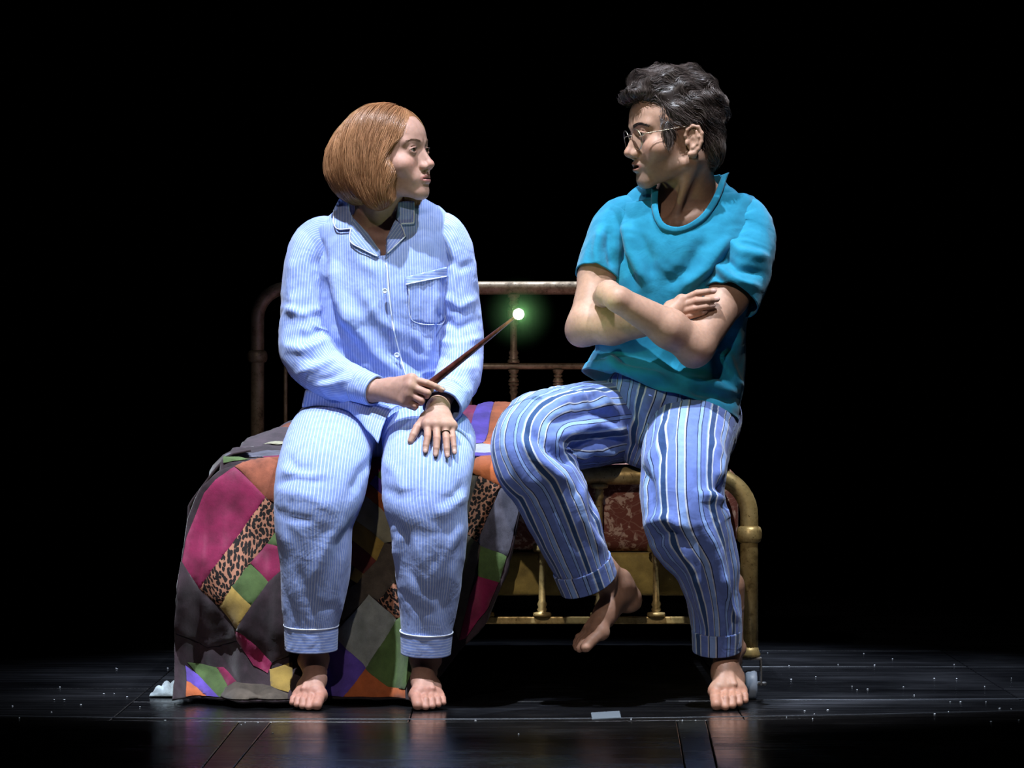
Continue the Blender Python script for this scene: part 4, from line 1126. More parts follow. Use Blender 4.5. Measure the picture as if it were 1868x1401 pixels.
def body_mesh(name, pieces, parent, mat):
    Vs = []; Fs = []; Cs = []; k = 0
    for fn, lo, hi, h, colf in pieces:
        V, F = surface_nets(fn, lo, hi, h)
        Vs.append(V); Fs.append(F + k); Cs.append(colf(V)); k += len(V)
    V = np.vstack(Vs); o = obj(name, V, np.vstack(Fs), mat, parent); vattr(o, 'skin', np.vstack(Cs)); return o
def bb(pts, m): pts = np.array(pts); return pts.min(0) - m, pts.max(0) + m
def hand_color(tips, base, dorsal):
    """redder knuckles and paler nails"""
    def f(V):
        C = np.repeat(np.asarray(base, float)[None], len(V), 0)
        for ch in tips:
            for j, wgt in ((1, 0.35), (0, 0.3)):
                m = wgt * np.exp(-(np.linalg.norm(V - ch[j], axis=1) / 0.012) ** 2)[:, None]; C = C * (1 - m) + np.asarray(base) * (0.95, 0.68, 0.62) * m
            ax = norm(np.asarray(ch[3]) - ch[2]); c = np.asarray(ch[3]) + dorsal * 0.005 - ax * 0.001
            r = V - c; al = r @ ax; sd = np.linalg.norm(r - np.outer(al, ax), axis=1)
            m = ((np.abs(al) < 0.0062) & (sd < 0.0052) & ((V - ch[3]) @ dorsal > 0.0030))[:, None] * 0.6
            C = C * (1 - m) + np.array((0.62, 0.40, 0.35)) * m
        return C
    return f
flat = lambda c: (lambda V: np.repeat(np.asarray(c, float)[None], len(V), 0))
def foot_color(base):
    return lambda V: np.asarray(base)[None] * np.where(V[:, 2:3] < 0.05, np.array([[0.96, 0.80, 0.76]]), np.array([[0.94, 0.88, 0.86]]))
hlo, hhi = bb([WH.fwd((0.09, 0.11, 0.14)), WH.fwd((-0.09, -0.125, -0.11)), W(600, 520, 0.12), W(785, 520, -0.02), WH.fwd((0.09, -0.125, 0)), WH.fwd((-0.09, 0.11, 0))], 0.012)
wb = body_mesh('body', [
    (woman_head, hlo, hhi, 0.0018, lambda V: face_color(V, WH, SK_W, (0.40, 0.15, 0.14), (0.52, 0.24, 0.19))),
    (hand_wr, *bb([wrR, fR[0][3], fR[3][1], tR[3], W(640, 695, -0.12)], 0.024), 0.0015, hand_color(fR, SK_W, np.array([0.1, -0.95, 0.2]))),
    (hand_wl, *bb([wrL, fL[0][3], fL[3][3], tL[3], W(835, 690, -0.06)], 0.024), 0.0015, hand_color(fL, SK_W, norm(np.array([0, -0.8, 0.6])))),
    (fwR, *bb([XwR.fwd((-0.06, 0.075, 0.21)), XwR.fwd((0.06, -0.19, 0.0)), XwR.fwd((0, 0, -0.01))], 0.008), 0.0023, foot_color(SK_W)),
    (fwL, *bb([XwL.fwd((-0.06, 0.075, 0.21)), XwL.fwd((0.06, -0.19, 0.0)), XwL.fwd((0, 0, -0.01))], 0.008), 0.0023, foot_color(SK_W)),
    (coarse_w, *bb([W(520, 430, 0.2), W(880, 1260, -0.32), W(520, 430, -0.3)], 0.05), 0.009, flat(SK_W)),
], woman, M_skin_w)
nails(fR[:1], 0.0078, norm(np.array([0.1, -0.75, 0.65])), wb); nails(fL, 0.0078, norm(np.array([0, -0.62, 0.78])), wb)
eyeballs(WH, rot(66, -2, 0), wb)
# --- brows and lashes
M_brow_w = m_hair('brow_brown', (0.10, 0.05, 0.03, 1), (0.18, 0.10, 0.06, 1), 0.5)
def brows(X, fn, parent, mat, z0, thick, n, name='eyebrow', length=0.010, w=0.00030):
    for s in (-1, 1):
        rs = np.random.RandomState(11 + s); t = rs.rand(n)
        q = np.stack([s * (0.013 + 0.036 * t), -0.098 + 0.022 * t ** 2, z0 + 0.0075 * np.sin(t * 2.3) - 0.006 * t ** 2 + rs.uniform(-1, 1, n) * thick * (1.15 - 0.8 * t)], -1)
        P = X.fwd(q); dirn = X.R @ np.array([s * 0.9, 0.25, 0.22])
        V, F, tint = strands(fn, P, lambda p: np.repeat(dirn[None], len(p), 0), length, 5, w, 0.0012, 5)
        o = obj(name, V, F, mat, parent); vattr(o, 'tint', tint)
brows(WH, woman_head, wb, M_brow_w, 0.0345, 0.0024, 130)
M_lash = NT('lash_dark', rough=0.5, spec=0.3, col=(0.012, 0.008, 0.007, 1))
def lashes(X, parent, h, fl_=0.0045):
    for s in (-1, 1):
        parts = []
        arc = []
        for x in np.linspace(-0.0125, 0.0135, 16):
            zz = h * math.sqrt(max(1 - (x / 0.0135) ** 2, 0.0)); yy = -math.sqrt(max(0.0128 ** 2 - x * x * 0.8 - zz * zz, 1e-6))
            arc.append(EYE + np.array([x, yy - 0.0012, zz - 0.0008]))
        arc = np.array(arc) * (s, 1, 1)
        parts.append(tube(X.fwd(arc), 0.00075, 5))
        for a in arc[1:]:
            o_ = a - EYE * (s, 1, 1); d = norm(np.array([o_[0] * 0.8, o_[1], 0.003]))
            parts.append(tube(X.fwd(np.array([a, a + d * fl_ * 0.6, a + d * fl_ + (0, 0, fl_ * 0.45)])), [0.0003, 0.00025, 0.0001], 4))
        obj('eyelash', *join_parts(parts), M_lash, parent)
lashes(WH, wb, 0.0050, 0.0036)

# --- bobbed hair
def hair_w(p):
    q = WH.inv(p); a = np.abs(q[:, 0]); m = np.stack([a, q[:, 1], q[:, 2]], -1)
    d = d_ell(m, (0, 0.012, 0.044), (0.085, 0.106, 0.096))
    d = smin(d, d_ell(m, (0, 0.060, 0.004), (0.088, 0.104, 0.098)), 0.03)
    d = smin(d, d_ell(m, (0.066, 0.000, -0.030), (0.032, 0.056, 0.082)), 0.03)
    ye = -0.038 - 0.72 * np.clip(q[:, 2], 0, 1) - 0.10 * np.clip(-q[:, 2] - 0.03, 0, 1) + 0.010 * np.sin(q[:, 2] * 60)
    d = smax(d, -(q[:, 1] - ye), 0.008)
    return d * WH.k
hl, hh = bb([WH.fwd((x, y, z)) for x in (-.1, .1) for y in (-.12, .17) for z in (-.12, .145)], 0.008)
Vh, Fh = surface_nets(hair_w, hl, hh, 0.003)
M_hair_w = m_hair('hair_ginger', (0.20, 0.085, 0.035, 1), (0.46, 0.235, 0.115, 1), 0.36)
hair_o = obj('hair', Vh, Fh, M_hair_w, woman); vattr(hair_o, 'tint', np.full(len(Vh), 0.12))
def flow_w(p):
    q = WH.inv(p); side = np.where(q[:, 0] > 0.022, 1.0, -1.0)
    v = np.stack([(q[:, 0] - 0.022) * 14 + side * 0.15, (q[:, 1] + 0.030) * 5.0, -0.25 - np.clip(0.13 - q[:, 2], 0, 1) * 14], -1)
    low = np.clip((-0.03 - q[:, 2]) / 0.07, 0, 1)
    v[:, 1] += low * np.where(q[:, 1] < 0.03, -0.5, -0.2); v[:, 0] -= low * np.sign(q[:, 0]) * 0.7
    return norm(v) @ WH.R.T
rs_ = np.random.RandomState(4)
seeds = sample_surface(Vh, Fh, 7600, rs_)
Vs, Fs, tint = strands(hair_w, seeds, flow_w, lambda s: np.full(len(s), 0.085), 8, 0.00060, 0.0050, 3, 0.13, kill=lambda p: (lambda q: (q[:, 1] < -0.050 - 0.72 * np.clip(q[:, 2], 0, 1) + 0.010 * np.sin(q[:, 2] * 60) * (q[:, 2] < 0.05)) & (q[:, 2] < 0.112) | (q[:, 1] < -0.080) & (q[:, 2] < 0.106))(WH.inv(p)))
tn = np.clip(0.55 * tint + 0.45 * (0.5 + 0.8 * fbm(np.repeat(Vs.reshape(-1, 24, 3)[:, 0], 24, 0) * 55, 2, 8)), 0, 1)
so = obj('hair_strand', Vs, Fs, M_hair_w, hair_o); vattr(so, 'tint', tn); tag(so, kind='stuff')

# --- pyjama trousers
UPZ, FWD = (0, 0.0, 1), (0, -1, 0.05)
pjt = empty('pyjama_trousers', tuple(W(690, 900, 0))); pjt.parent = woman; bpy.context.view_layer.update(); pjt.matrix_parent_inverse = woman.matrix_world.inverted()
legR = [ring(632, 770, 0.15, .078, .098, UPZ), ring(612, 790, 0.02, .078, .100, (0, -.05, 1)), ring(600, 812, -0.12, .076, .100, (0, -.2, 1)), ring(588, 858, -0.225, .080, .101, (0, -.75, .75)),
        ring(579, 915, -0.262, .080, .096, (0, -1, .25)), ring(573, 962, -0.262, .076, .086, FWD), ring(575, 1029, -0.250, .073, .079, FWD), ring(571, 1100, -0.232, .066, .068, FWD), ring(568, 1150, -0.222, .060, .0575, FWD), ring(567.5, 1180, -0.217, .058, .0560, FWD)]
legL = [ring(752, 770, 0.15, .078, .098, UPZ), ring(774, 790, 0.02, .078, .102, (0, -.05, 1)), ring(783, 812, -0.12, .076, .104, (0, -.2, 1)), ring(778, 862, -0.225, .080, .100, (0, -.75, .75)),
        ring(776, 915, -0.262, .080, .094, (0, -1, .25)), ring(783, 962, -0.262, .076, .084, FWD), ring(783, 1029, -0.250, .073, .077, FWD), ring(782, 1100, -0.232, .066, .066, FWD), ring(779, 1155, -0.222, .060, .0560, FWD), ring(778, 1186, -0.217, .058, .0540, FWD)]
foldsR = [([(505, 880), (540, 872), (600, 880)], 7, -0.006), ([(510, 895), (560, 905), (610, 930)], 9, 0.006), ([(500, 930), (530, 945), (575, 950)], 8, -0.005),
          ([(640, 945), (600, 985), (570, 1060)], 11, 0.006), ([(655, 930), (620, 990), (605, 1080)], 9, -0.007), ([(510, 960), (535, 1030), (540, 1110)], 11, 0.006),
          ([(525, 1000), (560, 1080), (575, 1130)], 9, -0.005), ([(630, 1000), (615, 1060), (618, 1120)], 8, 0.005), ([(690, 830), (660, 860), (640, 900)], 9, -0.008), ([(560, 1090), (590, 1110), (610, 1105)], 6, -0.004), ([(525, 830), (535, 850), (575, 862)], 7, -0.009), ([(512, 858), (545, 866), (585, 868)], 7, 0.007)]
foldsL = [([(695, 890), (730, 905), (760, 900)], 8, -0.006), ([(850, 900), (820, 930), (790, 940)], 10, 0.006), ([(845, 880), (830, 905), (800, 915)], 7, -0.006), ([(705, 940), (740, 980), (750, 1050)], 10, -0.007),
          ([(715, 955), (725, 985), (722, 1020)], 8, 0.008), ([(850, 950), (825, 1000), (815, 1090)], 10, 0.006), ([(840, 985), (815, 1040), (800, 1120)], 8, -0.006), ([(760, 980), (765, 1050), (770, 1120)], 11, 0.005),
          ([(735, 1080), (760, 1110), (790, 1120)], 7, -0.004), ([(700, 840), (725, 865), (735, 900)], 8, 0.006), ([(745, 1040), (775, 1080), (800, 1095)], 6, -0.004)]
lr, VlR, FlR = garment('trouser_leg', legR, 150, 84, M_pj, pjt, [(a, b, c * 0.6) for a, b, c in foldsR], 0.0030, (10, 10, 6), 1, 2.15)
ll, VlL, FlL = garment('trouser_leg', legL, 150, 84, M_pj, pjt, [(a, b, c * 0.6) for a, b, c in foldsL], 0.0030, (10, 10, 6), 2, 2.15)
def cuff(name, r0, r1, a, mat, parent, ro=0.004, n=26, m=80, seed=0, pipe=None):
    o, V, F = garment(name, [ring(*r0, a), tuple((np.array(ring(*r0, a)) + np.array(ring(*r1, a))) / 2), ring(*r1, a)], n, m, mat, parent, (), 0.0015, (18, 18, 12), seed, 2.15, 0.005)
    if pipe is not None:
        obj('piping', *tube(V.reshape(n, m + 1, 3)[0][:-1].tolist() + V.reshape(n, m + 1, 3)[0][:1].tolist(), 0.0017, 8, caps=False), pipe, o)
    return o
cuff('trouser_cuff', (567.5, 1140, -0.222, .0650, .0600), (567.5, 1184, -0.216, .0635, .0585), FWD, M_pjh, pjt, seed=3, pipe=M_pipe)
cuff('trouser_cuff', (778, 1152, -0.222, .0635, .0580), (777, 1192, -0.216, .0610, .0550), FWD, M_pjh, pjt, seed=4, pipe=M_pipe)
hipr = [ring(695, 700, 0.12, .115, .150, (0, -1, 0)), ring(695, 760, 0.11, .130, .165, (0, -1, 0)), ring(695, 812, 0.10, .125, .160, (0, -1, 0)), ring(695, 838, 0.10, .085, .110, (0, -1, 0))]
hp, VhP, _ = garment('seat', hipr, 60, 100, M_pj, pjt, (), 0.003, (10, 10, 6), 5, 2.3)

# --- pyjama shirt
pjs = empty('pyjama_shirt', tuple(W(700, 700, 0))); pjs.parent = woman; bpy.context.view_layer.update(); pjs.matrix_parent_inverse = woman.matrix_world.inverted()
A_ = (0, -1, 0)
tor = [ring(706, 768, 0.085, .150, .168, A_), ring(706, 735, 0.085, .142, .166, A_), ring(706, 690, 0.090, .132, .160, A_), ring(704, 630, 0.085, .130, .152, A_), ring(702, 560, 0.075, .134, .156, A_), ring(700, 500, 0.075, .130, .162, A_),
       ring(698, 450, 0.082, .112, .168, A_), ring(697, 424, 0.084, .100, .166, A_), ring(696, 404, 0.086, .090, .152, A_), ring(694, 388, 0.086, .082, .128, A_), ring(692, 374, 0.084, .076, .104, A_), ring(690, 362, 0.080, .070, .082, A_), ring(689, 352, 0.078, .066, .066, A_)]
Vneck = [(622, 340), (630, 385), (646, 408), (669, 441), (698, 473), (706, 447), (727, 408), (736, 385), (748, 340)]
foldsT = [([(600, 480), (615, 540), (650, 600)], 16, 0.010), ([(590, 520), (610, 590), (660, 650)], 12, -0.010), ([(620, 560), (680, 640), (740, 690)], 14, 0.008), ([(610, 620), (650, 680), (720, 720)], 12, -0.010),
          ([(800, 520), (790, 580), (785, 650)], 12, 0.007), ([(812, 500), (806, 560), (800, 640)], 9, -0.010), ([(660, 530), (690, 580), (730, 610)], 10, 0.005), ([(700, 640), (740, 660), (780, 690)], 10, -0.006),
          ([(575, 430), (590, 470), (598, 540)], 10, -0.008), ([(750, 600), (775, 640), (780, 690)], 10, 0.006), ([(640, 420), (650, 470), (690, 500)], 12, 0.005)]
def cutv(c):
    p = PX(c); return in_poly(p, Vneck) & (c[:, 1] < 0.10)
to, VT, FT = garment('shirt_body', tor, 160, 160, M_pj, pjs, foldsT, 0.0045, (9, 9, 6), 21, 2.35, 0.003, cutv)
hw_ = 0.162; xs_ = VT[:, 0] - np.interp(VT[:, 2], [0.63, 1.15], [W(706, 0)[0], W(691, 0)[0]])
uu = np.where(VT[:, 1] < 0.10, 0.175 * np.arcsin(np.clip(xs_ / (hw_ * 1.06), -1, 1)), 0.175 * (math.pi - np.arcsin(np.clip(xs_ / (hw_ * 1.06), -1, 1))))
to.data.attributes['u'].data.foreach_set('value', uu.astype(np.float32))
fT = Front([VT])
CAMV = (0, -1, 0)
slR = [ring(618, 440, 0.088, .040, .036, CAMV), ring(592, 438, 0.086, .060, .050, CAMV), ring(578, 448, 0.084, .068, .054, CAMV), ring(566, 478, 0.075, .072, .054, CAMV), ring(560, 540, 0.055, .068, .056, (0, -1, .1)), ring(556, 600, 0.035, .066, .057, (0, -1, .2)),
       ring(564, 645, 0.005, .064, .060, (-.25, -1, .3)), ring(590, 676, -0.045, .054, .056, (-.4, -.8, .5)), ring(622, 692, -0.100, .044, .048, (-.5, -.7, .6)), ring(652, 702, -0.140, .036, .038, (-.5, -.7, .6)), ring(668, 707, -0.158, .033, .034, (-.5, -.7, .6))]
slL = [ring(772, 425, 0.088, .040, .034, CAMV), ring(798, 423, 0.086, .060, .046, CAMV), ring(813, 436, 0.084, .067, .050, CAMV), ring(826, 470, 0.078, .070, .046, CAMV), ring(835, 540, 0.062, .066, .046, (0, -1, .1)), ring(840, 600, 0.050, .064, .050, (0, -1, .2)),
       ring(841, 650, 0.020, .060, .051, (0, -1, .4)), ring(836, 688, -0.045, .052, .050, (.1, -.7, .7)), ring(824, 712, -0.115, .046, .048, (.2, -.6, .8)), ring(814, 726, -0.155, .044, .046, (.2, -.6, .8))]
foldsSR = [([(515, 560), (550, 575), (590, 560)], 8, 0.007), ([(540, 612), (560, 616), (590, 600)], 8, -0.008), ([(520, 630), (555, 640), (600, 620)], 8, 0.010), ([(555, 656), (580, 652), (615, 638)], 7, -0.008), ([(545, 680), (580, 670), (620, 655)], 7, 0.008),
           ([(580, 694), (605, 688), (635, 670)], 6, -0.006), ([(575, 705), (610, 700), (640, 690)], 6, 0.005), ([(570, 460), (580, 520), (600, 580)], 9, -0.007), ([(535, 470), (530, 530), (540, 580)], 10, 0.006)]
foldsSL = [([(815, 470), (840, 490), (858, 480)], 8, -0.006), ([(810, 540), (840, 560), (865, 545)], 8, 0.008), ([(805, 580), (835, 600), (868, 585)], 8, -0.008), ([(800, 620), (835, 632), (875, 615)], 8, 0.008), ([(800, 650), (835, 655), (875, 645)], 7, -0.007), ([(800, 680), (835, 676), (870, 670)], 7, 0.006), ([(820, 440), (830, 500), (820, 560)], 8, 0.005)]
sr, VsR, _ = garment('sleeve', slR, 130, 76, M_pj, pjs, [(a, b, c * 0.7) for a, b, c in foldsSR], 0.0050, (12, 12, 9), 31, 2.1, 0.003)
sl, VsL, _ = garment('sleeve', slL, 130, 76, M_pj, pjs, [(a, b, c * 0.7) for a, b, c in foldsSL], 0.0050, (12, 12, 9), 32, 2.1, 0.003)
c1 = cuff('sleeve_cuff', (655, 703, -0.142, .0380, .0385), (684, 713, -0.172, .0330, .0345), (-.5, -.7, .6), M_pjh, pjs, seed=6)
c2 = cuff('sleeve_cuff', (818, 720, -0.140, .0470, .0490), (806, 741, -0.188, .0400, .0440), (.2, -.6, .8), M_pjh, pjs, seed=7)
# collar, lapels, placket, pocket, buttons
def stand(co): return 0.006 + 0.020 * np.clip((400 - co[:, 1]) / 45, 0, 1)
collars = [('collar', [(624, 352), (608, 383), (609, 407), (617, 418), (640, 417), (643, 396), (637, 383), (634, 358)], 0), ('collar', [(727, 368), (756, 366), (755, 404), (752, 407), (731, 408), (722, 398)], 0),
           ('lapel', [(643, 396), (639, 418), (638, 433), (641, 443), (700, 475), (696, 461), (671, 425)], -38), ('lapel', [(721, 400), (731, 409), (738, 427), (736, 434), (698, 469), (696, 458), (706, 432)], 36)]
for nm, pl, ang in collars:
    o = applique(nm, pl, fT, 0.006, M_pj, pjs, 5.0, 0.002, stand, ang)
px_tube('piping', [(609, 384), (609, 407), (617, 418), (640, 417)], fT, 0.009, 0.0016, M_pipe, pjs)
px_tube('piping', [(755, 370), (755, 403), (751, 407), (732, 408)], fT, 0.012, 0.0016, M_pipe, pjs)
px_tube('piping', [(640, 417), (638, 432), (642, 444), (670, 459), (700, 475), (706, 490), (709, 530), (718, 600), (733, 660), (742, 690)], fT, 0.0085, 0.0016, M_pipe, pjs, 90)
px_tube('piping', [(731, 409), (738, 427), (735, 435), (699, 469)], fT, 0.009, 0.0016, M_pipe, pjs)
pk = applique('pocket', [(741, 512), (815, 492), (816, 505), (815, 560), (812, 581), (796, 592), (751, 583), (746, 540)], fT, 0.0035, M_pj, pjs, 5.0, 0.002)
applique('pocket_band', [(740, 505), (815, 487), (816, 505), (741, 520)], fT, 0.0050, M_pjh, pk, 5.0, 0.002)
px_tube('piping', [(740, 519), (778, 511), (815, 504)], fT, 0.0070, 0.0015, M_pipe, pk)
px_tube('stitching', [(746, 528), (751, 583), (796, 592), (812, 581), (815, 520)], fT, 0.0052, 0.0009, M_pipe, pk)
for (a, b) in ((705, 531), (713, 591), (727, 648)):
    y = float(fT(a, b)[0]); c = W(a - 3, b, y - 0.0115)
    V, F = lathe([(0.0008, -0.0035), (0.0030, -0.0032), (0.0034, -0.0044), (0.0056, -0.0046), (0.0062, -0.0030), (0.0062, 0.0), (0.002, 0.001)], 18, (0, 0, 0), 'Y')
    obj('button', np.asarray(V) + c, F, M_button, pjs)
# front tail of the shirt lying over the lap
top_e = catmull([tuple(W(562, 722, -0.045)), tuple(W(610, 728, -0.065)), tuple(W(660, 735, -0.075)), tuple(W(728, 740, -0.075))], 40)
bot_e = catmull([tuple(W(552, 742, -0.040)), tuple(W(600, 742, -0.090)), tuple(W(645, 756, -0.150)), tuple(W(690, 808, -0.235)), ], 40)
tt = np.linspace(0, 1, 30)[:, None, None]
G3 = top_e[None] * (1 - tt) + bot_e[None] * tt + np.array([0, -1, 1])[None, None] * (0.022 * np.sin(tt * math.pi))
G3 = G3 + 0.004 * fbm((G3.reshape(-1, 3) * 16), 3, 3).reshape(30, 40, 1)
tail = obj('shirt_tail', G3.reshape(-1, 3), grid_faces(30, 40, False), M_pj, pjs); vattr(tail, 'u', np.repeat((np.linspace(0, 0.21, 40))[None], 30, 0).ravel()); vattr(tail, 'v', np.zeros(1200)); solidify(tail, 0.003, 0)
# ring on her hand
rg = fL[2][0] * 0.45 + fL[2][1] * 0.55; ax = norm(np.asarray(fL[2][1]) - fL[2][0])
e1 = norm(np.cross(ax, (1, 0, 0))); e2 = np.cross(ax, e1)
th = np.linspace(0, 2 * math.pi, 33)
obj('ring', *tube(np.array([rg + 0.0093 * (e1 * math.cos(a) + e2 * math.sin(a)) for a in th]), 0.0012, 8, caps=False), m_brass('ring_metal', (0.10, 0.07, 0.04, 1), (0.5, 0.4, 0.25, 1), 0.3, 0.95), woman)

# ================================================================== the wand
wand = empty('wand', tuple(W(770, 710, -0.22)))
tag(wand, 'slim dark wooden wand held by the person in pinstripe pyjamas, its tip glowing green-white', 'wand')
M_wood = NT('dark_red_wood', rough=0.32, spec=0.5)
wn_ = M_wood.noise(30, 4, 0.6, M_wood.scaled(M_wood.coord(), (3, 3, 3))); M_wood.color(M_wood.ramp(wn_.outputs[0], [(0.35, (0.030, 0.008, 0.006, 1)), (0.65, (0.085, 0.024, 0.018, 1))]))
w0, w1 = W(752, 727, -0.205), W(941, 577, -0.300)
tw = np.linspace(0, 1, 9); obj('shaft', *tube(w0 + (w1 - w0) * tw[:, None], np.interp(tw, [0, 0.06, 0.2, 1], [0.0075, 0.0098, 0.0098, 0.0030]), 18, 40), M_wood, wand)
tipc = w1 + norm(w1 - w0) * 0.008
M_tip = NT('wand_light', col=(0, 0, 0, 1)); M_tip.b.inputs['Emission Color'].default_value = (0.90, 1.0, 0.62, 1); M_tip.b.inputs['Emission Strength'].default_value = 40
V, F = lathe([(0.0120 * math.sin(a), -0.0120 * math.cos(a)) for a in np.linspace(0.05, math.pi - 0.05, 14)], 20, tuple(tipc))
obj('tip_light', V, F, M_tip, wand)

# added haze ball with its own point lamp, standing in for the tip's halo
gl_ = bpy.data.lights.new('wand_glow', 'POINT'); gl_.energy = 1.3; gl_.color = (0.62, 1.0, 0.50); gl_.shadow_soft_size = 0.004
go_ = bpy.data.objects.new('wand_glow', gl_); COL.objects.link(go_); go_.location = tuple(tipc + np.array([0.004, -0.019, 0.002]))
hz = bpy.data.materials.new('halo_stand_in'); hz.use_nodes = True; nt_ = hz.node_tree; nt_.nodes.clear()
out_n = nt_.nodes.new('ShaderNodeOutputMaterial'); vs_n = nt_.nodes.new('ShaderNodeVolumeScatter'); tc_n = nt_.nodes.new('ShaderNodeTexCoord')
gr_n = nt_.nodes.new('ShaderNodeVectorMath'); gr_n.operation = 'LENGTH'; mr_n = nt_.nodes.new('ShaderNodeMapRange')
mr_n.inputs['From Min'].default_value = 0.09; mr_n.inputs['From Max'].default_value = 0.0; mr_n.inputs['To Min'].default_value = 0.0; mr_n.inputs['To Max'].default_value = 1.0
pw_n = nt_.nodes.new('ShaderNodeMath'); pw_n.operation = 'POWER'; pw_n.inputs[1].default_value = 2.0
ml_n = nt_.nodes.new('ShaderNodeMath'); ml_n.operation = 'MULTIPLY'; ml_n.inputs[1].default_value = 0.42
vs_n.inputs['Color'].default_value = (0.55, 1.0, 0.60, 1)
nt_.links.new(tc_n.outputs['Object'], gr_n.inputs[0]); nt_.links.new(gr_n.outputs['Value'], mr_n.inputs['Value']); nt_.links.new(mr_n.outputs[0], pw_n.inputs[0]); nt_.links.new(pw_n.outputs[0], ml_n.inputs[0])
nt_.links.new(ml_n.outputs[0], vs_n.inputs['Density']); nt_.links.new(vs_n.outputs[0], out_n.inputs['Volume'])
V, F = lathe([(0.09 * math.sin(a), -0.09 * math.cos(a)) for a in np.linspace(0.03, math.pi - 0.03, 20)], 28)
hzo = obj('halo_stand_in', V, F, hz, None); hzo.location = tuple(tipc); hzo.parent = wand; bpy.context.view_layer.update(); hzo.matrix_parent_inverse = wand.matrix_world.inverted()

# ================================================================== the man
def m_tee():
    t = NT('turquoise_jersey', rough=0.85, spec=0.15)
    n = t.noise(30, 4, 0.6); wv = t.noise(1500, 1, 0.5)
    t.color(t.ramp(n.outputs[0], [(0.35, (0.008, 0.165, 0.275, 1)), (0.65, (0.012, 0.200, 0.325, 1))]))
    t.b.inputs['Sheen Weight'].default_value = 0.12
    c1 = t.noise(16, 4, 0.6, None, 0.6)
    b = t.bump(c1.outputs[0], 0.25, 0.010); t.bump(wv.outputs[0], 0.2, 0.0005, b); return t
M_tee = m_tee()
def m_stripes():
    t = NT('blue_striped_cotton', rough=0.82, spec=0.18)
    u = t.attr('u').outputs['Fac']; wob = t.noise(6, 3, 0.5)
    uu = t.math('ADD', u, t.math('MULTIPLY', wob.outputs[0], 0.006))
    s = t.math('FRACT', t.math('ADD', t.math('DIVIDE', uu, 0.098), 0.18))
    mid, navy, white, light, teal = (0.115, 0.175, 0.47, 1), (0.008, 0.012, 0.045, 1), (0.46, 0.50, 0.60, 1), (0.21, 0.33, 0.66, 1), (0.020, 0.055, 0.165, 1)
    st = [(0.0, mid), (0.17, navy), (0.19, white), (0.215, light), (0.33, navy), (0.35, white), (0.375, mid), (0.55, white), (0.585, teal), (0.70, white), (0.735, light), (0.76, mid), (0.87, navy), (0.885, light), (0.95, navy), (0.965, mid)]
    n = t.noise(70, 4, 0.6)
    c = t.mix(1.0, t.ramp(s, st, 'CONSTANT'), t.ramp(n.outputs[0], [(0.3, 0.86), (0.7, 1.08)]), 'MULTIPLY')
    t.color(c); t.b.inputs['Sheen Weight'].default_value = 0.15
    c1 = t.noise(17, 3, 0.5, None, 0.9); w3 = t.noise(1100, 1, 0.5)
    b = t.bump(c1.outputs[0], 0.30, 0.012); t.bump(w3.outputs[0], 0.2, 0.0006, b); return t
M_str = m_stripes()
man = empty('person', tuple(W(1330, 1297, -0.2) * (1, 1, 0)))
tag(man, 'barefoot person in glasses and turquoise t-shirt sitting with folded arms in striped trousers', 'person')
MH = Xf(rot(-73, 5, 0), W(1232, 255, -0.01), 1.05)
SK_M = (0.40, 0.235, 0.165)
def man_head(p):
    q = MH.inv(p)
    d = face_sdf(q, True, 0.0044)
    d = smin(d, ear_sdf(q, 1), 0.004); d = smin(d, ear_sdf(q, -1), 0.004); d = d * MH.k
    d = smin(d, d_chain(p, [MH.fwd((0, 0.025, -0.03)), W(1255, 345, 0.055), W(1262, 400, 0.090)], [0.060, 0.058, 0.066], 0.02), 0.016)
    d = smin(d, d_ell(p, W(1250, 470, 0.070), (0.16, 0.100, 0.115)), 0.045)
    d = smin(d, d_cap(p, W(1270, 350, 0.09), W(1365, 395, 0.09), 0.034, 0.032), 0.03)
    d = smin(d, d_cap(p, W(1240, 350, 0.09), W(1140, 390, 0.09), 0.034, 0.032), 0.03)
    d = smin(d, d_cap(p, MH.fwd((0.055, 0.020, -0.045)), W(1228, 404, -0.002), 0.008, 0.006), 0.030)     # neck muscle
    d = smin(d, d_cap(p, W(1236, 408, -0.012), W(1320, 372, 0.035), 0.010, 0.009), 0.014)
    d = smin(d, d_cap(p, W(1210, 408, -0.012), W(1150, 380, 0.035), 0.010, 0.009), 0.014)
    return smax(d, -d_sph(p, W(1223, 402, -0.045), 0.014), 0.014)
# folded arms
mrS, mrE, mrW = W(1128, 405, 0.055), W(1072, 592, -0.060), W(1212, 584, -0.138)
mlS, mlE, mlW = W(1362, 425, 0.055), W(1268, 632, -0.135), W(1128, 546, -0.205)
mf = [[W(1244, 548, -0.140), W(1272, 535, -0.152), W(1290, 532, -0.150), W(1302, 531, -0.143)],
      [W(1241, 559, -0.142), W(1272, 549, -0.157), W(1294, 547, -0.156), W(1308, 546, -0.149)],
      [W(1238, 570, -0.141), W(1267, 563, -0.157), W(1288, 559, -0.156), W(1300, 558, -0.150)],
      [W(1236, 580, -0.138), W(1260, 576, -0.152), W(1276, 572, -0.152), W(1285, 570, -0.148)]]
mf = [[p_ + np.array([0, 0.013, 0]) for p_ in c_] for c_ in mf]
mt_ = [W(1222, 560, -0.120), W(1240, 548, -0.105), W(1258, 545, -0.095), W(1270, 545, -0.090)]
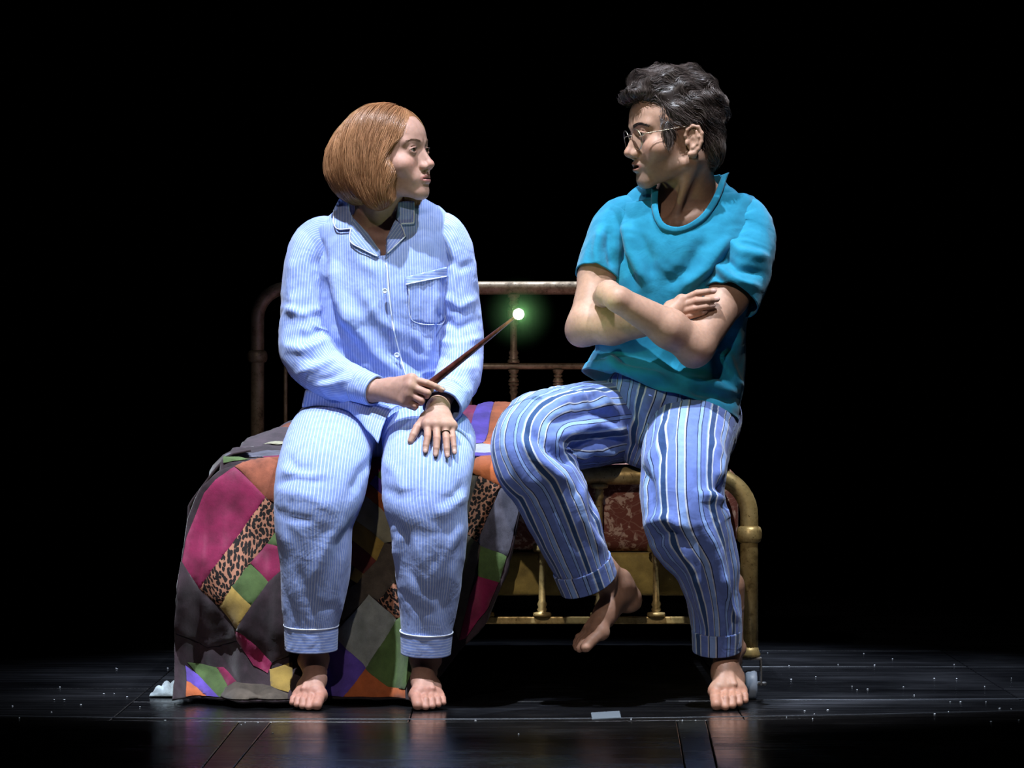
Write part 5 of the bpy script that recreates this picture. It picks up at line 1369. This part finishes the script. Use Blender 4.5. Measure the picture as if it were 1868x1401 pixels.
def arm_r(p):
    d = d_chain(p, [W(1125, 410, 0.06), W(1090, 505, 0.0), mrE], [0.044, 0.0415, 0.043], 0.02)
    d = smin(d, d_chain(p, [mrE, mrE * .68 + mrW * .32 + np.array([0, 0, -0.004]), mrW], [0.043, 0.044, 0.027], 0.015), 0.018)
    d = smin(d, d_sph(p, W(1058, 606, -0.045), 0.032), 0.02)
    return smin(d, hand_sdf(p, mrW, 0.024, mf, mt_, 0.0080, 0.0125), 0.012)
def arm_l(p):
    d = d_chain(p, [W(1362, 425, 0.055), W(1328, 540, -0.045), mlE], [0.044, 0.0455, 0.042], 0.02)
    d = smin(d, d_chain(p, [mlE, mlE * .66 + mlW * .34 + np.array([0, -0.004, 0.004]), mlW], [0.041, 0.043, 0.0285], 0.015), 0.018)
    d = smin(d, d_sph(p, W(1263, 648, -0.118), 0.026), 0.02)
    d = smin(d, d_chain(p, [mlW, W(1110, 535, -0.165), W(1100, 542, -0.105)], [0.0275, 0.0275, 0.024], 0.012), 0.012)
    return d
# feet: one hanging, one on its toes
fmL, XmL = foot_at((1327, 1297), -0.318, -4, 20, 1.0, False)
ank = W(1108, 1068, -0.165); tip = W(1066, 1180, -0.290)
yd = norm(-(tip - ank)); 
def hang():
    heel, toe = W(1152, 1112, -0.110), W(1062, 1182, -0.235)
    y = norm(heel - toe); z = W(1062, 1000, -0.215) - W(1110, 1075, -0.160); z = norm(z - y * (z @ y)); x = np.cross(y, z)
    R = np.stack([x, y, z], 1); X = Xf(R, (0, 0, 0), 0.98)
    return Xf(R, toe - X.fwd((0.012, -0.172, 0.012)), 0.98)
XmR = hang()
def fmR(p):
    q = XmR.inv(p) * np.array([-1.0, 1, 1])
    a = XmR.fwd((0, 0.010, 0.075))
    d = foot_sdf(q) * 0.98
    return d
def fmR_(p):
    q = XmR.inv(p) * np.array([-1.0, 1, 1]); d = foot_sdf(q)
    d = smax(d, q[:, 2] - 0.105, 0.02) * 0.98
    a = XmR.fwd((0, 0.012, 0.070)); return smin(d, d_cap(p, a, W(1062, 1000, -0.215), 0.034, 0.040), 0.02)
def coarse_m(p):
    d = d_chain(p, [W(1205, 740, 0.11), W(1225, 600, 0.09), W(1250, 480, 0.085)], [0.10, 0.095, 0.085], 0.03)
    for hip, kn, an in ((W(1160, 785, 0.11), W(968, 820, -0.245), W(1062, 1010, -0.213)), (W(1275, 780, 0.11), W(1250, 905, -0.245), XmL.fwd((0, 0.014, 0.17)))):
        d = smin(d, d_chain(p, [hip, kn, an], [0.060, 0.052, 0.036], 0.02), 0.02)
    return d
def arm_color(base, hand=None):
    f = hand_color(hand, base, np.array([0.1, -0.95, 0.25])) if hand is not None else None
    return (lambda V: f(V)) if f else flat(base)
hlo, hhi = bb([MH.fwd((x, y, 0)) for x in (-.092, .092) for y in (-.125, .11)] + [MH.fwd((0, 0, .135)), MH.fwd((0, -0.1, -.11)), W(1150, 520, 0.12), W(1370, 520, -0.03)], 0.012)
mb = body_mesh('body', [
    (man_head, hlo, hhi, 0.0018, lambda V: face_color(V, MH, SK_M, (0.30, 0.125, 0.10), (0.42, 0.185, 0.135), (0.20, 0.135, 0.105))),
    (arm_r, *bb([mrS, mrE, mrW, mf[1][3], W(1040, 640, -0.1)], 0.06), 0.0020, arm_color(SK_M, mf)),
    (arm_l, *bb([mlS, mlE, mlW, W(1090, 540, -0.09)], 0.06), 0.0025, flat(SK_M)),
    (fmR_, *bb([XmR.fwd((x, y, z)) for x in (-.05, .05) for y in (-.19, .07) for z in (0, .10)] + [W(1062, 1000, -0.215)], 0.03), 0.0023, foot_color(SK_M)),
    (fmL, *bb([XmL.fwd((x, y, z)) for x in (-.06, .06) for y in (-.19, .075) for z in (0, .2)], 0.008), 0.0023, foot_color(SK_M)),
    (coarse_m, *bb([W(900, 400, 0.2), W(1400, 1260, -0.32), W(900, 400, -0.32)], 0.05), 0.009, flat(SK_M)),
], man, M_skin_m)
nails(mf, 0.0080, norm(np.array([0.25, -0.9, 0.35])), mb)
eyeballs(MH, rot(-70, 4, 0), mb)
M_brow_m = m_hair('brow_dark', (0.012, 0.009, 0.008, 1), (0.035, 0.024, 0.020, 1), 0.5)
brows(MH, man_head, mb, M_brow_m, 0.0330, 0.0036, 220, w=0.0004)
lashes(MH, mb, 0.0042, 0.003)

# --- hair
def hair_m(p):
    q = MH.inv(p); a = np.abs(q[:, 0]); m = np.stack([a, q[:, 1], q[:, 2]], -1)
    d = d_ell(m, (0, 0.016, 0.060), (0.083, 0.102, 0.096))
    d = smin(d, d_ell(m, (0.0, -0.020, 0.122), (0.062, 0.070, 0.034)), 0.02)
    d = smin(d, d_ell(m, (0.012, -0.074, 0.106), (0.048, 0.031, 0.022)), 0.014)
    d = smin(d, d_ell(m, (0, 0.068, -0.018), (0.062, 0.034, 0.052)), 0.02)
    w_ = 0.004 * np.sin(q[:, 1] * 95 + q[:, 2] * 60) + 0.003 * np.sin(q[:, 1] * 40 - q[:, 2] * 130 + q[:, 0] * 50)
    d = d - w_ * np.clip((q[:, 2] - 0.02) / 0.05, 0, 1)
    c1 = np.maximum(q[:, 1] + 0.066 + 0.006 * np.sin(q[:, 2] * 80), q[:, 2] - 0.080); d = smax(d, -c1, 0.006)
    c2 = np.maximum(q[:, 1] - 0.040, q[:, 2] - 0.030); d = smax(d, -c2, 0.008)
    d = smin(d, d_ell(m, (0.0695, -0.040, 0.012), (0.0065, 0.012, 0.026)), 0.008)
    return d * MH.k
hl, hh = bb([MH.fwd((x, y, z)) for x in (-.1, .1) for y in (-.14, .13) for z in (-.09, .17)], 0.01)
Vh, Fh = surface_nets(hair_m, hl, hh, 0.003)
M_hair_m = m_hair('hair_dark_brown', (0.014, 0.010, 0.009, 1), (0.125, 0.095, 0.085, 1), 0.40)
hair_o = obj('hair', Vh, Fh, M_hair_m, man); vattr(hair_o, 'tint', np.full(len(Vh), 0.1))
def flow_m(p):
    q = MH.inv(p)
    top = np.clip((q[:, 2] - 0.085) / 0.03, 0, 1); fr = np.clip((-0.055 - q[:, 1]) / 0.03, 0, 1)
    side = np.stack([np.zeros(len(q)), 0.75 + 0 * q[:, 1], -0.65 + 0 * q[:, 1]], -1)
    tp = np.stack([0.35 + 0 * q[:, 0], -0.9 + 0 * q[:, 0], 0.2 + 0 * q[:, 0]], -1)
    qf = np.stack([0.2 + 0 * q[:, 0], -0.5 + 0 * q[:, 0], 0.9 + 0 * q[:, 0]], -1)
    nape = np.clip((0.02 - q[:, 2]) / 0.03, 0, 1)[:, None]
    v = side * (1 - top[:, None]) + tp * top[:, None]; v = v * (1 - fr[:, None]) + qf * fr[:, None]
    v = v * (1 - nape) + np.array([0, 0.15, -1.0]) * nape
    k = np.stack([np.sin(q[:, 2] * 120 + q[:, 1] * 40), np.sin(q[:, 1] * 90 + 2), np.sin(q[:, 1] * 110 + q[:, 0] * 60)], -1) * 0.45
    return norm(v + k) @ MH.R.T
seeds = sample_surface(Vh, Fh, 7000, np.random.RandomState(6))
Vs, Fs, tint = strands(hair_m, seeds, flow_m, 0.042, 7, 0.0006, 0.0080, 5, 0.28)
tn = np.clip(0.5 * tint + 0.5 * (0.5 + 0.8 * fbm(np.repeat(seeds, 21, 0) * 60, 2, 8)), 0, 1)
so = obj('hair_strand', Vs, Fs, M_hair_m, hair_o); vattr(so, 'tint', tn); tag(so, kind='stuff')

# --- spectacles
gl = empty('spectacles', tuple(MH.fwd((0, -0.11, 0.01)))); gl.parent = man; bpy.context.view_layer.update(); gl.matrix_parent_inverse = man.matrix_world.inverted()
M_wire = NT('gold_wire', rough=0.28, spec=0.5, col=(0.55, 0.45, 0.33, 1), metal=0.95)
M_lens = NT('clear_lens', rough=0.02, spec=0.5, col=(1, 1, 1, 1)); M_lens.b.inputs['Transmission Weight'].default_value = 1.0; M_lens.b.inputs['IOR'].default_value = 1.08
th = np.linspace(0, 2 * math.pi, 49)
for s in (-1, 1):
    c = np.array([s * 0.0335, -0.1000, 0.006])
    circ = np.array([c + (0.0235 * math.cos(a) , 0.16 * 0.0235 * abs(math.cos(a)) * (1 if s * math.cos(a) > 0 else -0.3) + 0.12 * 0.022 * math.sin(a) * -1, 0.022 * math.sin(a)) for a in th])
    obj('rim', *tube(MH.fwd(circ), 0.00115, 8, caps=False), M_wire, gl)
    cw = MH.fwd(circ[:-1]); cc = cw.mean(0); off = MH.R @ np.array([0, -0.0009, 0]); n_ = len(cw)
    V = np.vstack([cw * 0.97 + cc * 0.03 + off, cw * 0.97 + cc * 0.03 - off])
    obj('lens', V, [tuple(range(n_)), tuple(range(2 * n_ - 1, n_ - 1, -1))] + [(i, (i + 1) % n_, n_ + (i + 1) % n_, n_ + i)[::-1] for i in range(n_)], M_lens, gl, smooth=False)
    tm = [(s * 0.0575, -0.0955, 0.012), (s * 0.0665, -0.090, 0.016), (s * 0.0725, -0.074, 0.0180), (s * 0.0765, -0.040, 0.021), (s * 0.0785, -0.005, 0.0245), (s * 0.080, 0.012, 0.018), (s * 0.078, 0.022, -0.004)]
    obj('temple', *tube(MH.fwd(np.array(tm)), 0.0011, 8, 40), M_wire, gl)
obj('bridge', *tube(MH.fwd(np.array([(-0.0125, -0.1010, 0.012), (-0.006, -0.1045, 0.0165), (0.006, -0.1045, 0.0165), (0.0125, -0.1010, 0.012)])), 0.0010, 8, 20), M_wire, gl)

# --- striped trousers
tr = empty('striped_trousers', tuple(W(1200, 850, 0))); tr.parent = man; bpy.context.view_layer.update(); tr.matrix_parent_inverse = man.matrix_world.inverted()
FR = (-.45, -.85, .05)
mlegR = [ring(1195, 775, 0.13, .092, .100, (0, 0, 1)), ring(1115, 770, 0.03, .094, .098, (0, 0, 1)), ring(1040, 780, -0.10, .096, .094, (-.1, -.1, 1)), ring(985, 798, -0.205, .096, .090, (-.45, -.45, .75)),
         ring(972, 838, -0.260, .088, .084, (-.7, -.7, .25)), ring(995, 882, -0.262, .082, .080, FR), ring(1019, 930, -0.250, .078, .078, FR), ring(1041, 980, -0.232, .072, .073, FR), ring(1061, 1028, -0.212, .066, .064, FR), ring(1070, 1052, -0.202, .064, .060, FR)]
mlegL = [ring(1275, 765, 0.14, .092, .100, (0, 0, 1)), ring(1262, 785, 0.02, .092, .100, (0, 0, 1)), ring(1254, 812, -0.11, .092, .096, (0, -.3, 1)), ring(1246, 862, -0.215, .090, .092, (0, -.75, .7)), ring(1247, 920, -0.258, .086, .092, (0, -1, .2)),
         ring(1258, 968, -0.262, .082, .094, FWD), ring(1288, 1025, -0.250, .074, .075, FWD), ring(1303, 1090, -0.225, .066, .058, FWD), ring(1308, 1140, -0.205, .062, .053, FWD), ring(1309, 1180, -0.195, .060, .050, FWD)]
fmr = [([(1120, 745), (1080, 720), (1020, 730)], 9, 0.010), ([(1130, 765), (1080, 750), (1000, 770)], 7, -0.010), ([(1140, 790), (1085, 775), (1010, 800)], 8, 0.010), ([(1140, 805), (1090, 800), (1030, 825)], 7, -0.009), ([(1130, 830), (1080, 820), (1040, 850)], 8, 0.007),
       ([(960, 780), (1000, 820), (1055, 850)], 8, -0.012), ([(950, 800), (985, 840), (1040, 885)], 9, 0.010), ([(915, 830), (950, 900), (1000, 980)], 9, -0.006), ([(1055, 880), (1065, 950), (1100, 1010)], 9, 0.007), ([(1000, 880), (1030, 960), (1060, 1010)], 9, -0.006), ([(1075, 900), (1085, 950), (1100, 985)], 6, -0.006)]
fml = [([(1165, 850), (1185, 880), (1190, 930)], 8, -0.010), ([(1178, 955), (1215, 945), (1250, 965)], 9, 0.012), ([(1190, 985), (1225, 975), (1265, 1000)], 9, -0.012), ([(1310, 880), (1325, 905), (1330, 930)], 8, -0.010), ([(1325, 915), (1300, 905), (1275, 900)], 8, 0.010),
       ([(1290, 960), (1310, 1020), (1330, 1100)], 9, 0.009), ([(1275, 970), (1290, 1040), (1320, 1130)], 8, -0.009), ([(1330, 980), (1340, 1050), (1340, 1130)], 8, -0.008), ([(1240, 990), (1270, 1060), (1285, 1130)], 8, 0.008), ([(1315, 1040), (1325, 1090), (1345, 1130)], 7, 0.008), ([(1220, 770), (1200, 820), (1180, 850)], 10, 0.009), ([(1235, 760), (1215, 810), (1195, 850)], 7, -0.010), ([(1300, 800), (1318, 840), (1310, 875)], 8, 0.007)]
o1, VmR, _ = garment('trouser_leg', mlegR, 150, 84, M_str, tr, fmr, 0.0045, (10, 10, 7), 41, 2.15)
o2, VmL, _ = garment('trouser_leg', mlegL, 150, 84, M_str, tr, fml, 0.0045, (10, 10, 7), 42, 2.15)
M_strc = M_str
cuff('trouser_cuff', (1061, 1030, -0.214, .0700, .0660), (1074, 1064, -0.198, .0690, .0640), FR, M_strc, tr, seed=8)
cuff('trouser_cuff', (1308, 1146, -0.206, .0660, .0555), (1308, 1184, -0.194, .0650, .0540), (-.1, -1, .25), M_strc, tr, seed=9)
pel = [ring(1205, 702, 0.085, .120, .115, A_), ring(1200, 738, 0.065, .148, .138, A_), ring(1184, 780, 0.055, .152, .120, A_), ring(1170, 815, 0.055, .135, .075, A_), ring(1160, 840, 0.06, .09, .04, A_)]
fpl = [([(1145, 735), (1160, 780), (1150, 830)], 8, -0.012), ([(1215, 725), (1200, 790), (1160, 835)], 9, -0.012), ([(1180, 720), (1180, 770), (1165, 815)], 12, 0.012), ([(1120, 720), (1135, 760), (1140, 800)], 8, 0.010), ([(1235, 735), (1220, 790), (1190, 830)], 9, 0.010)]
o3, VmP, _ = garment('seat', pel, 90, 110, M_str, tr, fpl, 0.004, (10, 10, 7), 43, 2.3)

# --- t-shirt
ts = empty('t_shirt', tuple(W(1220, 650, 0))); ts.parent = man; bpy.context.view_layer.update(); ts.matrix_parent_inverse = man.matrix_world.inverted()
def lr_ring(L, R, Y, hd):
    a, b = W(*L, Y), W(*R, Y); c = (a + b) / 2; return tuple(c) + (hd, np.linalg.norm(b - a) / 2) + (0, -1, 0)
def tee_rings():
    return [lr_ring((1058, 690), (1348, 754), 0.075, .178), lr_ring((1070, 672), (1352, 722), 0.078, .158), lr_ring((1084, 640), (1356, 676), 0.080, .136), lr_ring((1092, 590), (1356, 612), 0.075, .134), lr_ring((1102, 520), (1366, 532), 0.065, .138),
            lr_ring((1108, 460), (1384, 468), 0.062, .134), lr_ring((1112, 415), (1392, 420), 0.068, .118), lr_ring((1122, 385), (1388, 392), 0.076, .104), lr_ring((1140, 362), (1368, 368), 0.082, .090), lr_ring((1168, 345), (1342, 345), 0.084, .078), lr_ring((1190, 333), (1322, 327), 0.084, .070), lr_ring((1198, 322), (1314, 314), 0.084, .066)]
NK = [(1196, 300), (1196, 350), (1199, 385), (1206, 408), (1224, 418), (1248, 416), (1275, 402), (1300, 372), (1316, 335), (1320, 300)]
def cutn(c):
    p = PX(c); return in_poly(p, NK) & (c[:, 1] < 0.10)
ftee = [([(1140, 400), (1150, 460), (1180, 520)], 12, 0.010), ([(1125, 420), (1135, 470), (1160, 520)], 8, -0.010), ([(1165, 420), (1185, 470), (1190, 510)], 9, -0.006), ([(1330, 430), (1290, 490), (1240, 530)], 12, 0.010), ([(1345, 450), (1310, 500), (1260, 540)], 9, -0.010), ([(1290, 430), (1255, 490), (1215, 520)], 11, -0.007),
        ([(1360, 540), (1340, 600), (1345, 650)], 12, 0.010), ([(1090, 660), (1150, 680), (1220, 690)], 9, 0.010), ([(1085, 675), (1150, 695), (1230, 708)], 7, -0.010), ([(1240, 690), (1300, 700), (1345, 720)], 9, 0.008), ([(1260, 710), (1310, 722), (1345, 735)], 7, -0.010), ([(1320, 640), (1335, 680), (1350, 710)], 9, 0.010), ([(1110, 650), (1130, 690), (1160, 710)], 8, 0.007), ([(1340, 600), (1310, 650), (1320, 700)], 9, -0.009)]
o4, VTm, _ = garment('shirt_body', tee_rings(), 150, 150, M_tee, ts, ftee, 0.0048, (8, 8, 6), 51, 2.35, 0.003, cutn)
fTm = Front([VTm])
msR = [ring(1168, 398, 0.070, .042, .036, CAMV), ring(1144, 394, 0.066, .060, .046, CAMV), ring(1130, 404, 0.062, .068, .050, CAMV), ring(1116, 425, 0.050, .068, .051, CAMV), ring(1102, 465, 0.024, .066, .0500, (0, -1, .2)), ring(1089, 505, 0.000, .060, .0490, (0, -1, .2))]
msL = [ring(1322, 402, 0.070, .042, .040, CAMV), ring(1344, 398, 0.066, .060, .054, CAMV), ring(1358, 412, 0.062, .070, .060, CAMV), ring(1364, 440, 0.046, .072, .062, (0, -1, .1)), ring(1354, 492, -0.008, .070, .064, (0, -1, .2)), ring(1332, 547, -0.050, .066, .063, (0, -1, .3))]
fsl = [([(1320, 430), (1350, 460), (1400, 470)], 9, 0.009), ([(1310, 460), (1345, 490), (1395, 500)], 8, -0.009), ([(1300, 480), (1335, 510), (1385, 525)], 8, 0.009), ([(1305, 500), (1335, 530), (1375, 545)], 6, -0.006)]
fsr = [([(1110, 410), (1110, 450), (1120, 490)], 8, -0.008), ([(1095, 420), (1088, 460), (1090, 490)], 8, 0.007)]
o5, _, _ = garment('sleeve', msR, 90, 84, M_tee, ts, fsr, 0.004, (11, 11, 8), 52, 2.1, 0.003)
o6, _, _ = garment('sleeve', msL, 90, 84, M_tee, ts, fsl, 0.004, (11, 11, 8), 53, 2.1, 0.003)
nb = np.array([(1197, 345), (1196, 372), (1201, 397), (1212, 412), (1234, 418), (1258, 411), (1284, 392), (1304, 362), (1317, 330), (1322, 318)], float)
nq = catmull(nb, 80); yq = fTm(nq[:, 0], nq[:, 1]); yq = np.minimum.reduce([yq, fTm(nq[:, 0], nq[:, 1] + 6), fTm(nq[:, 0] + 5, nq[:, 1]), fTm(nq[:, 0] - 5, nq[:, 1])]); yq = np.convolve(np.pad(yq, 6, 'edge'), np.ones(13) / 13, 'valid')
out_ = norm(nq - np.array([1255, 350])); band = []
for i in range(80):
    for t_ in np.linspace(0, 1, 6):
        p2 = nq[i] + out_[i] * (t_ * 12 - 4); band.append(W(p2[0], p2[1], yq[i] - 0.0050 + 0.005 * (t_ > 0.9) - 0.001 * math.sin(t_ * math.pi)))
nbo = obj('neckband', np.array(band), grid_faces(80, 6, False), M_tee, ts); solidify(nbo, 0.003, 0)
